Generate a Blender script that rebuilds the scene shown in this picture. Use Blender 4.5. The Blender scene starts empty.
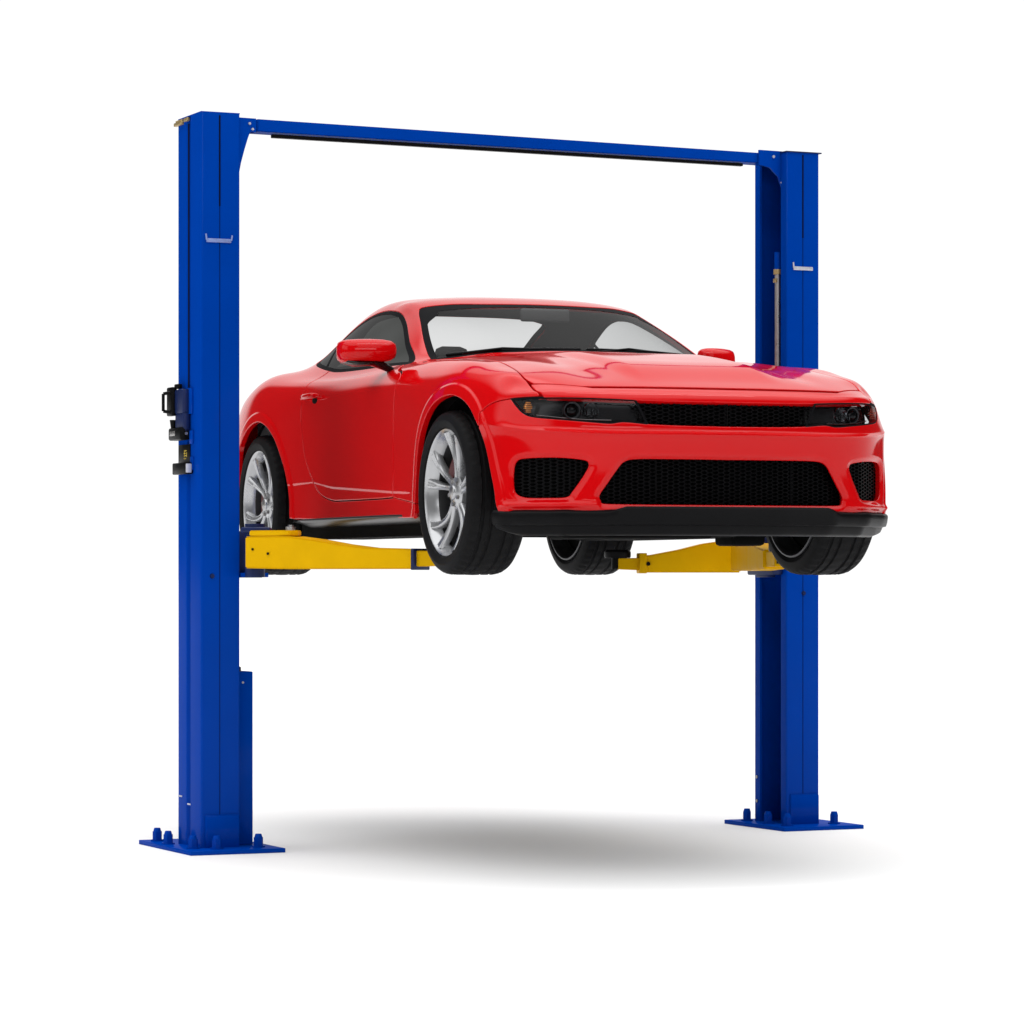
import bpy, bmesh, math, random
import numpy as np
from mathutils import Vector, Matrix
random.seed(7)
PI = math.pi
scene = bpy.context.scene
COL = scene.collection

# ------------------------------------------------------------------ camera
cam_d = bpy.data.cameras.new('camera')
cam = bpy.data.objects.new('camera', cam_d); COL.objects.link(cam)
cam.location = (0, 0, 1.25); cam.rotation_euler = (PI/2, 0, 0)
cam_d.sensor_width = 36; cam_d.lens = 3428/1024*36
cam_d.shift_y = (575-512)/1024
cam_d.clip_end = 2000; cam_d.clip_start = .1
scene.camera = cam

# ------------------------------------------------------------------ light: a studio, white behind, softbox overhead, added fill patches, dim elsewhere
W = bpy.data.worlds.new('World'); scene.world = W; W.use_nodes = True
nt = W.node_tree; nt.nodes.clear()
def wn(t, **k):
    n = nt.nodes.new(t)
    for a, b in k.items(): setattr(n, a, b)
    return n
out = wn('ShaderNodeOutputWorld'); bg = wn('ShaderNodeBackground')
nt.links.new(bg.outputs[0], out.inputs[0])
tc = wn('ShaderNodeTexCoord'); sep = wn('ShaderNodeSeparateXYZ'); nt.links.new(tc.outputs['Generated'], sep.inputs[0])
def wmath(op, a, b=None, c=None):
    n = wn('ShaderNodeMath', operation=op)
    for i, v in enumerate((a, b, c)):
        if v is None: continue
        if isinstance(v, (int, float)): n.inputs[i].default_value = v
        else: nt.links.new(v, n.inputs[i])
    return n.outputs[0]
def wstep(v, lo, hi):
    n = wn('ShaderNodeMapRange', interpolation_type='SMOOTHSTEP')
    nt.links.new(v, n.inputs[0]); n.inputs[1].default_value = lo; n.inputs[2].default_value = hi
    return n.outputs[0]
sx, sy, sz = sep.outputs[0], sep.outputs[1], sep.outputs[2]
AMB, BACK, TOP = .05, 1.05, 2.42
az = wmath('ARCTAN2', sx, sy)                       # 0 = straight behind the car
back = wstep(wmath('ABSOLUTE', az),   .56, .42)       # white backdrop
top = wstep(sz, .56, .80)                           # overhead softbox
left = wmath('MULTIPLY', wstep(wmath('ABSOLUTE', wmath('SUBTRACT', az, -1.95)), .60, .35), wmath('MULTIPLY', wstep(sz, .10, .22), wstep(sz, .62, .5)))   # tall bright patch on the left, added to lift the car's near side
fr0 = wmath('MULTIPLY', wstep(wmath('ABSOLUTE', wmath('SUBTRACT', az, 2.75)), .38, .25), wmath('MULTIPLY', wstep(sz, .34, .40), wstep(sz, .66, .60)))   # bright patch above the camera, added to lift the nose
val = wmath('ADD', wmath('MULTIPLY', back, BACK-AMB), AMB)
val = wmath('MAXIMUM', val, wmath('MULTIPLY', top, TOP))
val = wmath('MAXIMUM', val, wmath('MULTIPLY', left, 1.7))
val = wmath('MAXIMUM', val, wmath('MULTIPLY', fr0, 1.1))
nt.links.new(val, bg.inputs[1]); bg.inputs[0].default_value = (1, 1, 1, 1)

def area(name, loc, target, sx_, sy_, power):
    l = bpy.data.lights.new(name, 'AREA'); l.shape = 'RECTANGLE'; l.size = sx_; l.size_y = sy_; l.energy = power
    o = bpy.data.objects.new(name, l); COL.objects.link(o); o.location = loc
    o.rotation_euler = (Vector(target)-Vector(loc)).to_track_quat('-Z', 'Y').to_euler()
    return o
area('softbox_key', (1.5, 6.5, 4.6), (0.2, 15, 1.6), 5, 1.6, 90)
strip = area('crest_highlight_fill', (1.02, 14.25, 5.9), (1.02, 14.25, 0), 3.6, .5, 34); strip.rotation_euler = (0, 0, math.radians(20.7))  # unseen lamp, added to draw a highlight along the bumper crest

vs = scene.view_settings
vs.view_transform = 'Standard'; vs.look = 'None'; vs.exposure = 0; vs.gamma = 1; vs.use_curve_mapping = False
scene.render.engine = 'CYCLES'
scene.cycles.use_denoising = True
scene.cycles.max_bounces = 10; scene.cycles.transparent_max_bounces = 16
scene.cycles.sample_clamp_indirect = 6

# ------------------------------------------------------------------ materials
def mat(name, base, rough=.5, metal=0, coat=0, coat_rough=.03, coat_ior=1.5, spec=.5, noise=0, nscale=20, bump=0, bscale=200, rough_var=0):
    m = bpy.data.materials.new(name); m.use_nodes = True
    n = m.node_tree.nodes; l = m.node_tree.links; p = n['Principled BSDF']
    p.inputs['Base Color'].default_value = (*base, 1); p.inputs['Roughness'].default_value = rough
    p.inputs['Metallic'].default_value = metal; p.inputs['Coat Weight'].default_value = coat
    p.inputs['Coat Roughness'].default_value = coat_rough; p.inputs['Specular IOR Level'].default_value = spec
    p.inputs['Coat IOR'].default_value = coat_ior
    t = n.new('ShaderNodeTexCoord')
    if noise or rough_var:
        nz = n.new('ShaderNodeTexNoise'); nz.inputs['Scale'].default_value = nscale; nz.inputs['Detail'].default_value = 5
        l.new(t.outputs['Object'], nz.inputs['Vector'])
        if noise:
            mx = n.new('ShaderNodeMix'); mx.data_type = 'RGBA'
            mx.inputs[6].default_value = (*[c*(1-noise) for c in base], 1); mx.inputs[7].default_value = (*[min(1, c*(1+noise)) for c in base], 1)
            l.new(nz.outputs['Fac'], mx.inputs[0]); l.new(mx.outputs[2], p.inputs['Base Color'])
        if rough_var:
            mr = n.new('ShaderNodeMapRange'); mr.inputs[1].default_value = .3; mr.inputs[2].default_value = .7
            mr.inputs[3].default_value = max(0, rough-rough_var); mr.inputs[4].default_value = rough+rough_var
            l.new(nz.outputs['Fac'], mr.inputs[0]); l.new(mr.outputs[0], p.inputs['Roughness'])
    if bump:
        b = n.new('ShaderNodeTexNoise'); b.inputs['Scale'].default_value = bscale; b.inputs['Detail'].default_value = 3
        l.new(t.outputs['Object'], b.inputs['Vector'])
        bp = n.new('ShaderNodeBump'); bp.inputs['Strength'].default_value = bump; bp.inputs['Distance'].default_value = .002
        l.new(b.outputs['Fac'], bp.inputs['Height']); l.new(bp.outputs[0], p.inputs['Normal'])
    return m
def glass(name, tint, gloss_tint=1.0, rough=.0):
    m = bpy.data.materials.new(name); m.use_nodes = True
    n = m.node_tree.nodes; l = m.node_tree.links; n.clear()
    o = n.new('ShaderNodeOutputMaterial'); mx = n.new('ShaderNodeMixShader'); fr = n.new('ShaderNodeFresnel'); ge = n.new('ShaderNodeNewGeometry'); mr = n.new('ShaderNodeMapRange'); mr.inputs[3].default_value = 1.45; mr.inputs[4].default_value = 1/1.45
    l.new(ge.outputs['Backfacing'], mr.inputs[0]); l.new(mr.outputs[0], fr.inputs[0])   # thin pane: same reflection from both sides
    tr = n.new('ShaderNodeBsdfTransparent'); tr.inputs[0].default_value = (*tint, 1)
    gl = n.new('ShaderNodeBsdfGlossy'); gl.inputs['Roughness'].default_value = rough
    gl.inputs['Color'].default_value = (gloss_tint, gloss_tint, gloss_tint, 1)
    l.new(fr.outputs[0], mx.inputs[0]); l.new(tr.outputs[0], mx.inputs[1]); l.new(gl.outputs[0], mx.inputs[2]); l.new(mx.outputs[0], o.inputs[0])
    return m
M = dict(
    red=mat('red_car_paint', (.54, .0015, .003), .42, coat=.85, coat_rough=.07, coat_ior=1.34, spec=.0, noise=.03, nscale=3),
    blue=mat('blue_lift_paint', (.0, .044, .345), .42, coat=.10, coat_ior=1.4, coat_rough=.12, spec=.0, noise=.08, nscale=4, rough_var=.06, bump=.15, bscale=90),
    bluedark=mat('dark_blue_paint', (.003, .012, .07), .45, spec=.25, noise=.3, nscale=14, bump=.2, bscale=60),
    yellow=mat('yellow_arm_paint', (.66, .37, .0002), .42, spec=.04, noise=.09, nscale=9, rough_var=.08, bump=.2, bscale=70),
    rubber=mat('tyre_rubber', (.006, .006, .0065), .62, spec=.08, noise=.25, nscale=30, bump=.2, bscale=300),
    trim=mat('black_plastic', (.004, .004, .0045), .36, spec=.06, noise=.15, nscale=25, bump=.1, bscale=400),
    gloss=mat('gloss_black', (.004, .004, .0045), .12, spec=.35, rough_var=.02),
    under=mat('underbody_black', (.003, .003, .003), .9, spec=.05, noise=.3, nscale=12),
    silver=mat('alloy_silver', (.40, .405, .415), .30, metal=.75, coat=.4, coat_rough=.1, rough_var=.05, nscale=12),
    chrome=mat('chrome', (.75, .76, .78), .12, metal=1),
    steel=mat('bare_steel', (.38, .37, .36), .35, metal=.9, noise=.2, nscale=30, rough_var=.1),
    brass=mat('brass_hardware', (.42, .31, .14), .45, metal=.7, noise=.35, nscale=60),
    disc=mat('brake_disc_steel', (.09, .09, .095), .5, metal=.9, noise=.2, nscale=40),
    caliper=mat('caliper_red', (.07, .006, .006), .5),
    cabin=mat('cabin_trim_dark', (.05, .05, .052), .75, noise=.15, nscale=20),
    headliner=mat('headliner_grey', (.035, .035, .037), .9, noise=.1, nscale=30),
    seat=mat('seat_grey_cloth', (.035, .035, .038), .85, noise=.2, nscale=60),
    amber=mat('amber_reflector', (.75, .24, .01), .25, coat=1),
    redlens=mat('red_reflector', (.60, .05, .01), .2, coat=1),
    mirrorglass=mat('mirror_glass', (.8, .8, .82), .03, metal=1),
    marking=mat('yellow_marking', (.6, .42, .03), .6),
    paint_white=mat('worn_bare_edge', (.55, .56, .62), .45, metal=.4, noise=.3, nscale=50),
    headlamp_bowl=mat('headlamp_bezel_black', (.012, .012, .013), .25),
    frit=mat('black_glass_border', (.006, .006, .007), .6, spec=.02),
    sill=mat('sill_satin_black', (.006, .006, .007), .28, spec=.22),
    barrel=mat('shaded_barrel', (.05, .05, .052), .5, metal=.6),  # deep part of the rim, shade behind the spokes put into the colour
    bracket_blue=mat('scuffed_blue', (.20, .27, .55), .4, metal=.2, noise=.3, nscale=50),
    floor=mat('white_studio_floor', (.91, .91, .91), .8, spec=.2, noise=.01, nscale=.6),
    windshield=glass('windshield_glass', (.93, .935, .935), .22),
    sideglass=glass('side_glass', (.06, .064, .06), .22),
    farglass=glass('pale_side_glass', (.85, .86, .86), .5),
    lens=glass('smoked_lens', (.66, .67, .69), .30),
)

# ------------------------------------------------------------------ object helpers
def link(name, me, m, parent=None, mats=None):
    o = bpy.data.objects.new(name, me); COL.objects.link(o)
    if mats: [me.materials.append(x) for x in mats]
    elif m is not None and not me.materials: me.materials.append(m)
    if parent: o.parent = parent
    return o
def empty(name, loc=(0, 0, 0), rz=0, parent=None):
    o = bpy.data.objects.new(name, None); COL.objects.link(o); o.location = loc; o.rotation_euler = (0, 0, rz)
    o.empty_display_size = .2
    if parent: o.parent = parent
    return o
def copy_tree(o, parent=None):
    c = o.copy(); COL.objects.link(c)
    if parent: c.parent = parent
    for ch in list(o.children): copy_tree(ch, c)
    return c
def tag(o, label=None, cat=None, group=None, kind=None):
    if label: o['label'] = label
    if cat: o['category'] = cat
    if group: o['group'] = group
    if kind: o['kind'] = kind
    return o

class MB:
    """collects boxes, tubes, lathes, prisms into one bmesh"""
    def __init__(s): s.bm = bmesh.new()
    def add(s, verts, faces, T=None):
        vs_ = [s.bm.verts.new(T @ Vector(v) if T else v) for v in verts]
        for f in faces:
            try: s.bm.faces.new([vs_[i] for i in f])
            except ValueError: pass
        return vs_
    def box(s, lo, hi, T=None, bev=0):
        b = bmesh.new(); bmesh.ops.create_cube(b, size=1)
        for v in b.verts: v.co = Vector([lo[i]+(v.co[i]+.5)*(hi[i]-lo[i]) for i in range(3)])
        if bev: bmesh.ops.bevel(b, geom=list(b.edges), offset=bev, segments=2, affect='EDGES', profile=.5)
        s.merge(b, T); return s
    def merge(s, b, T=None):
        b.verts.index_update(); vs_ = [s.bm.verts.new(T @ v.co if T else v.co) for v in b.verts]
        for f in b.faces: s.bm.faces.new([vs_[v.index] for v in f.verts])
        b.free()
    def prism(s, poly, d0, d1, axis='y', T=None, bev=0):
        """poly in the plane across axis; extruded from d0 to d1"""
        b = bmesh.new()
        def P(p, d): return {'x': (d, p[0], p[1]), 'y': (p[0], d, p[1]), 'z': (p[0], p[1], d)}[axis]
        a = [b.verts.new(P(p, d0)) for p in poly]; c = [b.verts.new(P(p, d1)) for p in poly]
        b.faces.new(a); b.faces.new(c[::-1]); n = len(poly)
        for i in range(n): b.faces.new((a[i], c[i], c[(i+1) % n], a[(i+1) % n]))
        bmesh.ops.recalc_face_normals(b, faces=b.faces)
        if bev: bmesh.ops.bevel(b, geom=list(b.edges), offset=bev, segments=2, affect='EDGES', profile=.5)
        s.merge(b, T); return s
    def lathe(s, prof, n=32, T=None, axis='y', a0=0, a1=2*PI):
        """prof: (r, d) along axis"""
        closed = abs(a1-a0-2*PI) < 1e-6; m = n if closed else n+1
        verts = []
        for i in range(m):
            a = a0+(a1-a0)*i/n; c, sn = math.cos(a), math.sin(a)
            for r, d in prof:
                verts.append({'x': (d, r*c, r*sn), 'y': (r*c, d, r*sn), 'z': (r*c, r*sn, d)}[axis])
        k = len(prof); faces = []
        for i in range(n):
            j = (i+1) % m
            for q in range(k-1): faces.append((i*k+q, i*k+q+1, j*k+q+1, j*k+q))
        s.add(verts, faces, T); return s
    def cyl(s, p0, p1, r0, r1=None, n=20, caps=True):
        r1 = r0 if r1 is None else r1
        p0, p1 = Vector(p0), Vector(p1); d = (p1-p0); q = d.to_track_quat('Z', 'Y').to_matrix()
        verts = []
        for p, r in ((p0, r0), (p1, r1)):
            for i in range(n): verts.append(p+q @ Vector((r*math.cos(2*PI*i/n), r*math.sin(2*PI*i/n), 0)))
        f = [(i, (i+1) % n, n+(i+1) % n, n+i) for i in range(n)]
        if caps: f += [tuple(range(n))[::-1], tuple(range(n, 2*n))]
        s.add(verts, f); return s
    def tube(s, pts, r, n=10):
        for a, b in zip(pts[:-1], pts[1:]): s.cyl(a, b, r, n=n)
        return s
    def build_each(s, name, m, parent=None, T=None, angle=35):
        if T is not None: bmesh.ops.transform(s.bm, matrix=T, verts=s.bm.verts)
        bmesh.ops.remove_doubles(s.bm, verts=s.bm.verts, dist=1e-5)
        todo = set(s.bm.verts); res = []
        order = [v for v in s.bm.verts]
        for v0 in order:
            if v0 not in todo: continue
            isl = []; st = [v0]; todo.discard(v0)
            while st:
                v = st.pop(); isl.append(v)
                for e in v.link_edges:
                    o_ = e.other_vert(v)
                    if o_ in todo: todo.discard(o_); st.append(o_)
            mp = {v: k for k, v in enumerate(isl)}; fs = {f for v in isl for f in v.link_faces}
            m2 = MB(); m2.add([tuple(v.co) for v in isl], [[mp[v] for v in f.verts] for f in fs]); res.append(m2.build(name, m, parent, angle=angle))
        s.bm.free(); return res
    def build(s, name, m, parent=None, angle=35, weld=True):
        if weld: bmesh.ops.remove_doubles(s.bm, verts=s.bm.verts, dist=1e-5)
        bmesh.ops.recalc_face_normals(s.bm, faces=s.bm.faces)
        me = bpy.data.meshes.new(name); s.bm.to_mesh(me); s.bm.free()
        for p in me.polygons: p.use_smooth = True
        me.set_sharp_from_angle(angle=math.radians(angle))
        return link(name, me, m, parent)

# ------------------------------------------------------------------ the setting
fb = MB(); fb.add([(-400, -60, 0), (400, -60, 0), (400, 900, 0), (-400, 900, 0)], [(0, 1, 2, 3)])
floor = fb.build('floor', M['floor']); tag(floor, 'white seamless studio floor under the lift', kind='structure')

# =====================================================================================  THE CAR
CARZ = 1.25
car = empty('sports_car', (.1115, 15.895, CARZ), math.atan2(-.935, .354))
tag(car, 'red two-door sports coupe raised on the blue two-post lift', 'car')

# ---- body cage (half, y>=0).  each column lists points bottom -> top
cols = []
def front_col(X, Y, nx, ny, zs, off):
    return [(X+nx*o, Y+ny*o, z) for z, o in zip(zs, off)]
FO = [.0, .002, .004, .014, .026, -.004, -.010, -.046, -.102]
FZ = [.25, .32, .44, .545, .567, .592, .706, .738, .765]
cols.append(front_col(2.175, 0, 1, 0, FZ, FO))
cols.append(front_col(2.166, .25, 1, 0, FZ, FO))
cols.append(front_col(2.130, .48, .97, .1, FZ, FO))
cols.append(front_col(2.048, .67, .9, .3, [.25, .32, .44, .547, .575, .60, .712, .744, .768], [o*1.0 for o in FO]))
cols.append(front_col(1.925, .795, .75, .6, [.25, .32, .44, .555, .588, .613, .716, .744, .768], [.0, .002, .004, .006, .012, .0, -.022, -.045, -.08]))
cols.append([(1.845, .862, .25), (1.845, .862, .32), (1.845, .862, .44), (1.845, .862, .56), (1.845, .865, .603), (1.838, .855, .63), (1.822, .832, .716), (1.808, .812, .75), (1.785, .780, .785)])   # corner
def side_col(x, ys, zs): return [(x, y, z) for y, z in zip(ys, zs)]
cols.append(side_col(1.72, [.888, .890, .893, .897, .900, .895, .874, .848, .800], [.25, .32, .44, .56, .62, .66, .725, .775, .818]))
cols.append(side_col(1.54, [.905, .912, .918, .924, .926, .922, .908, .880, .820], [.25, .32, .44, .57, .64, .69, .755, .81, .852]))
cols.append(side_col(1.36, [.915, .922, .930, .938, .940, .938, .925, .893, .825], [.25, .32, .44, .58, .66, .72, .79, .845, .888]))
cols.append(side_col(1.14, [.928, .929, .930, .934, .936, .935, .922, .888, .820], [.25, .32, .44, .58, .67, .74, .81, .865, .908]))
cols.append(side_col(.85, [.914, .915, .916, .917, .921, .925, .916, .875, .808], [.25, .33, .415, .56, .67, .755, .825, .883, .925]))
cols.append(side_col(.50, [.908, .909, .910, .907, .907, .910, .908, .866, .800], [.255, .335, .41, .55, .665, .755, .828, .888, .928]))
cols.append(side_col(.18, [.908, .909, .910, .907, .907, .910, .908, .866, .805], [.258, .338, .41, .54, .66, .755, .83, .892, .934]))
cols.append(side_col(-.10, [.908, .909, .910, .907, .907, .910, .908, .867, .808], [.26, .34, .41, .54, .66, .755, .832, .895, .938]))
cols.append(side_col(-.38, [.908, .909, .910, .907, .907, .910, .908, .870, .808], [.262, .342, .412, .54, .66, .758, .836, .900, .944]))
cols.append(side_col(-.68, [.911, .912, .913, .912, .913, .916, .914, .876, .806], [.268, .345, .418, .55, .665, .762, .842, .910, .958]))
cols.append(side_col(-.96, [.917, .918, .918, .922, .926, .930, .925, .888, .802], [.275, .35, .43, .56, .68, .775, .855, .922, .972]))
cols.append(side_col(-1.22, [.90, .915, .928, .940, .945, .945, .934, .896, .802], [.275, .35, .44, .57, .69, .785, .870, .938, .987]))
cols.append(side_col(-1.48, [.90, .915, .930, .944, .950, .948, .934, .892, .798], [.275, .35, .44, .57, .69, .785, .872, .940, .988]))
cols.append(side_col(-1.80, [.87, .885, .903, .916, .918, .908, .884, .83, .735], [.275, .35, .44, .57, .69, .785, .860, .918, .955]))
cols.append(side_col(-2.05, [.80, .82, .84, .85, .848, .835, .81, .77, .70], [.29, .36, .45, .57, .69, .785, .86, .915, .955]))
RZ = [.31, .38, .46, .58, .70, .80, .88, .935, .965]
def rear_col(X, Y, k): return [(X-o*k, Y, z) for z, o in zip(RZ, [-.06, 0, .03, .05, .04, .02, .01, .03, .045])]
cols.append([(-2.18, .74, .31), (-2.20, .76, .38), (-2.21, .775, .46), (-2.22, .785, .58), (-2.21, .785, .70), (-2.19, .775, .80), (-2.17, .76, .88), (-2.16, .73, .93), (-2.16, .68, .96)])  # corner
NF = 5; cs0 = NF      # front boundary columns 0..5 (5 = corner)
IR = len(cols)-1      # rear corner column
for yy, X in ((.60, -2.27), (.46, -2.30), (.30, -2.32), (.15, -2.33), (0, -2.335)): cols.append(rear_col(X, yy, 1))
NR = len(cols)
# ---- top rows between the front boundary and the rear boundary, 5 inner points each (centre -> rail -> mid), outer = column top
def row(*p): return list(p)
tops = [
 row((1.80, 0, .846), (1.80, .24, .846), (1.79, .46, .840), (1.77, .63, .828), (1.75, .735, .822)),      # with column x 1.72
 row((1.60, 0, .884), (1.60, .24, .885), (1.59, .46, .882), (1.57, .64, .868), (1.55, .745, .860)),
 row((1.40, 0, .914), (1.40, .24, .915), (1.39, .46, .912), (1.38, .64, .898), (1.37, .750, .893)),
 row((1.19, 0, .940), (1.19, .24, .941), (1.18, .46, .937), (1.16, .64, .922), (1.15, .750, .914)),
 row((.99, 0, .963), (.98, .24, .963), (.96, .47, .957), (.90, .66, .941), (.87, .745, .931)),
 row((.80, 0, .982), (.78, .25, .981), (.69, .48, .974), (.50, .680, .955), (.50, .745, .940)),          # base of the windscreen
 row((.42, 0, 1.121), (.405, .24, 1.118), (.345, .44, 1.108), (.21, .625, 1.087), (.18, .735, 1.005)),
 row((.02, 0, 1.258), (.01, .22, 1.256), (-.03, .40, 1.248), (-.10, .548, 1.228), (-.10, .694, 1.088)),
 row((-.26, 0, 1.303), (-.27, .22, 1.301), (-.30, .40, 1.291), (-.36, .556, 1.258), (-.38, .692, 1.108)),
 row((-.60, 0, 1.322), (-.60, .22, 1.319), (-.62, .40, 1.307), (-.66, .548, 1.266), (-.68, .688, 1.118)),
 row((-.97, 0, 1.296), (-.97, .22, 1.293), (-.97, .38, 1.277), (-.97, .522, 1.222), (-.96, .665, 1.105)),
 row((-1.28, 0, 1.222), (-1.28, .20, 1.218), (-1.27, .36, 1.198), (-1.25, .505, 1.142), (-1.23, .660, 1.038)),
 row((-1.58, 0, 1.118), (-1.57, .20, 1.114), (-1.56, .37, 1.095), (-1.53, .530, 1.052), (-1.50, .665, .998)),
 row((-1.88, 0, 1.022), (-1.87, .20, 1.020), (-1.86, .38, 1.012), (-1.84, .54, .998), (-1.82, .63, .978)),
 row((-2.12, 0, 1.002), (-2.12, .19, 1.001), (-2.11, .36, .996), (-2.09, .52, .985), (-2.07, .63, .970)),
]
assert IR-cs0-1 == len(tops), (IR, cs0, len(tops))
V = []; F = []; crease = {}
cid = []
for c in cols:
    cid.append([len(V)+i for i in range(9)]); V += c
tid = []
for r in tops:
    tid.append([len(V)+i for i in range(5)]); V += r
for c in range(NR-1):
    for r in range(8): F.append((cid[c][r], cid[c+1][r], cid[c+1][r+1], cid[c][r+1]))
grid = [[cid[c][8] for c in range(0, 5)]+[cid[5][8]]]
for k, r in enumerate(tid): grid.append(r+[cid[cs0+1+k][8]])
grid.append([cid[NR-1-j][8] for j in range(5)]+[cid[IR][8]])
for i in range(len(grid)-1):
    for j in range(5): F.append((grid[i][j], grid[i][j+1], grid[i+1][j+1], grid[i+1][j]))
def cr(a, b, w): crease[(min(a, b), max(a, b))] = w
for c in range(0, 6): cr(cid[c][4], cid[c+1][4], .9 if c < 5 else .3)
for c in range(0, 5): cr(cid[c][5], cid[c+1][5], .35)
for c in range(9, 16): cr(cid[c][2], cid[c+1][2], .6)
for c in range(10, 15): cr(cid[c][6], cid[c+1][6], .35)
for j in range(3): cr(grid[6][j], grid[6][j+1], (.9, .8, .3)[j])            # base of the windscreen
for i in range(6, 9): cr(grid[i][3], grid[i+1][3], .45)        # pillar edge
for i in range(1, 6): cr(grid[i][2], grid[i+1][2], .35)        # bonnet crease
LEVEL = 5
def cage_eval(VV, level, limit=True):
    me = bpy.data.meshes.new('tmp'); me.from_pydata([tuple(v) for v in VV], [], F); me.update()
    at = me.attributes.new('crease_edge', 'FLOAT', 'EDGE')
    for e in me.edges:
        a, b = e.vertices; at.data[e.index].value = crease.get((min(a, b), max(a, b)), 0)
    o = bpy.data.objects.new('tmp', me); COL.objects.link(o)
    mm = o.modifiers.new('m', 'MIRROR'); mm.use_axis = (False, True, False); mm.use_clip = True; mm.merge_threshold = 1e-4
    s = o.modifiers.new('s', 'SUBSURF'); s.levels = level; s.render_levels = level; s.use_limit_surface = limit; s.quality = 5
    s.boundary_smooth = 'PRESERVE_CORNERS'
    dg = bpy.context.evaluated_depsgraph_get(); ev = o.evaluated_get(dg); m2 = ev.to_mesh()
    n = len(m2.vertices); co = np.empty(n*3, np.float64); tmp = np.empty(n*3, np.float32); m2.vertices.foreach_get('co', tmp); co = tmp.reshape(-1, 3).astype(float)
    m2.vertices.foreach_get('normal', tmp); no = tmp.reshape(-1, 3).astype(float)
    nl = len(m2.loops); li = np.empty(nl, np.int32); m2.loops.foreach_get('vertex_index', li); fc = li.reshape(-1, 4)
    ev.to_mesh_clear(); bpy.data.objects.remove(o); bpy.data.meshes.remove(me)
    return co, no, fc
T0 = np.array(V, float); VV = T0.copy()
for it in range(5):
    co, no, fc = cage_eval(VV, 2)
    VV += (T0-co[:len(VV)])*.8
    VV[np.abs(T0[:, 1]) < 1e-6, 1] = 0
co, no, fc = cage_eval(VV, LEVEL)

class Surf:
    """quads as an array plus a list of other polygons, sharing V and N"""
    def __init__(s, V, Q, P=(), N=None): s.V = V; s.Q = np.asarray(Q, int).reshape(-1, 4); s.P = list(P); s.N = N
    def compute_normals(s):
        N = np.zeros_like(s.V); F4 = s.Q
        n = np.cross(s.V[F4[:, 2]]-s.V[F4[:, 0]], s.V[F4[:, 3]]-s.V[F4[:, 1]])
        for k in range(4): np.add.at(N, F4[:, k], n)
        s.N = N/np.maximum(np.linalg.norm(N, axis=1), 1e-12)[:, None]
def clip(S, f):
    """split the surface along f=0; returns (inside f<0, outside f>0) sharing V,N (extended)"""
    V, N = S.V, S.N; f = np.array(f, float)
    f[np.abs(f) < 1e-7] = 1e-7
    E = {}; newV, newN = [], []; base = len(V)
    ng = (f[S.Q] < 0).sum(1)
    QA, QB = S.Q[ng == 4], S.Q[ng == 0]; mixed = [tuple(int(i) for i in q) for q in S.Q[(ng > 0) & (ng < 4)]]
    ins, outs = [], []
    for face in mixed+S.P:
        neg = [f[i] < 0 for i in face]
        if all(neg): ins.append(face); continue
        if not any(neg): outs.append(face); continue
        a, b = [], []; n = len(face)
        for k in range(n):
            i, j = face[k], face[(k+1) % n]
            (a if neg[k] else b).append(i)
            if neg[k] != neg[(k+1) % n]:
                key = (i, j) if i < j else (j, i)
                if key not in E:
                    t = min(max(f[key[0]]/(f[key[0]]-f[key[1]]), 0.), 1.)
                    newV.append(V[key[0]]*(1-t)+V[key[1]]*t); nn = N[key[0]]*(1-t)+N[key[1]]*t
                    newN.append(nn/np.linalg.norm(nn)); E[key] = base+len(newV)-1
                a.append(E[key]); b.append(E[key])
        if len(a) > 2: ins.append(tuple(a))
        if len(b) > 2: outs.append(tuple(b))
    V2 = np.vstack([V, newV]) if newV else V; N2 = np.vstack([N, newN]) if newN else N
    return compact(Surf(V2, QA, ins, N2)), compact(Surf(V2, QB, outs, N2))
def compact(S):
    flat = [i for p in S.P for i in p]
    idx = np.unique(np.concatenate([S.Q.ravel(), np.array(flat, int)]))
    mp = np.full(len(S.V), -1); mp[idx] = np.arange(len(idx))
    return Surf(S.V[idx].copy(), mp[S.Q], [tuple(int(mp[i]) for i in p) for p in S.P], S.N[idx].copy())
def spline(pts, n=8, closed=True, sharp=()):
    P = np.array(pts, float); m = len(P); out_ = []
    for i in range(m if closed else m-1):
        p0 = P[(i-1) % m] if (closed or i > 0) else P[i]; p1 = P[i]; p2 = P[(i+1) % m]; p3 = P[(i+2) % m] if (closed or i+2 < m) else P[(i+1) % m]
        if i in sharp: p0 = p1
        if (i+1) % m in sharp: p3 = p2
        for k in range(n):
            t = k/n
            out_.append(.5*((2*p1)+(-p0+p2)*t+(2*p0-5*p1+4*p2-p3)*t*t+(-p0+3*p1-3*p2+p3)*t**3))
    if not closed: out_.append(P[-1])
    return np.array(out_)
def sdf(P, poly):
    """signed distance (negative inside) from 2-D points to a closed polygon"""
    P = np.asarray(P, float); A = np.asarray(poly, float); B = np.roll(A, -1, axis=0)
    d2 = np.full(len(P), 1e9); inside = np.zeros(len(P), bool)
    for a, b in zip(A, B):
        ab = b-a; L2 = ab@ab
        if L2 < 1e-14: continue
        t = np.clip(((P-a)@ab)/L2, 0, 1); q = P-a-t[:, None]*ab; d2 = np.minimum(d2, (q*q).sum(1))
        c = ((a[1] > P[:, 1]) != (b[1] > P[:, 1]))
        if c.any():
            xi = (b[0]-a[0])*(P[:, 1]-a[1])/(b[1]-a[1]+1e-15)+a[0]
            inside ^= c & (P[:, 0] < xi)
    d = np.sqrt(d2); return np.where(inside, -d, d)
def sst(x, a, b): t = np.clip((x-a)/(b-a), 0, 1); return t*t*(3-2*t)

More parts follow.
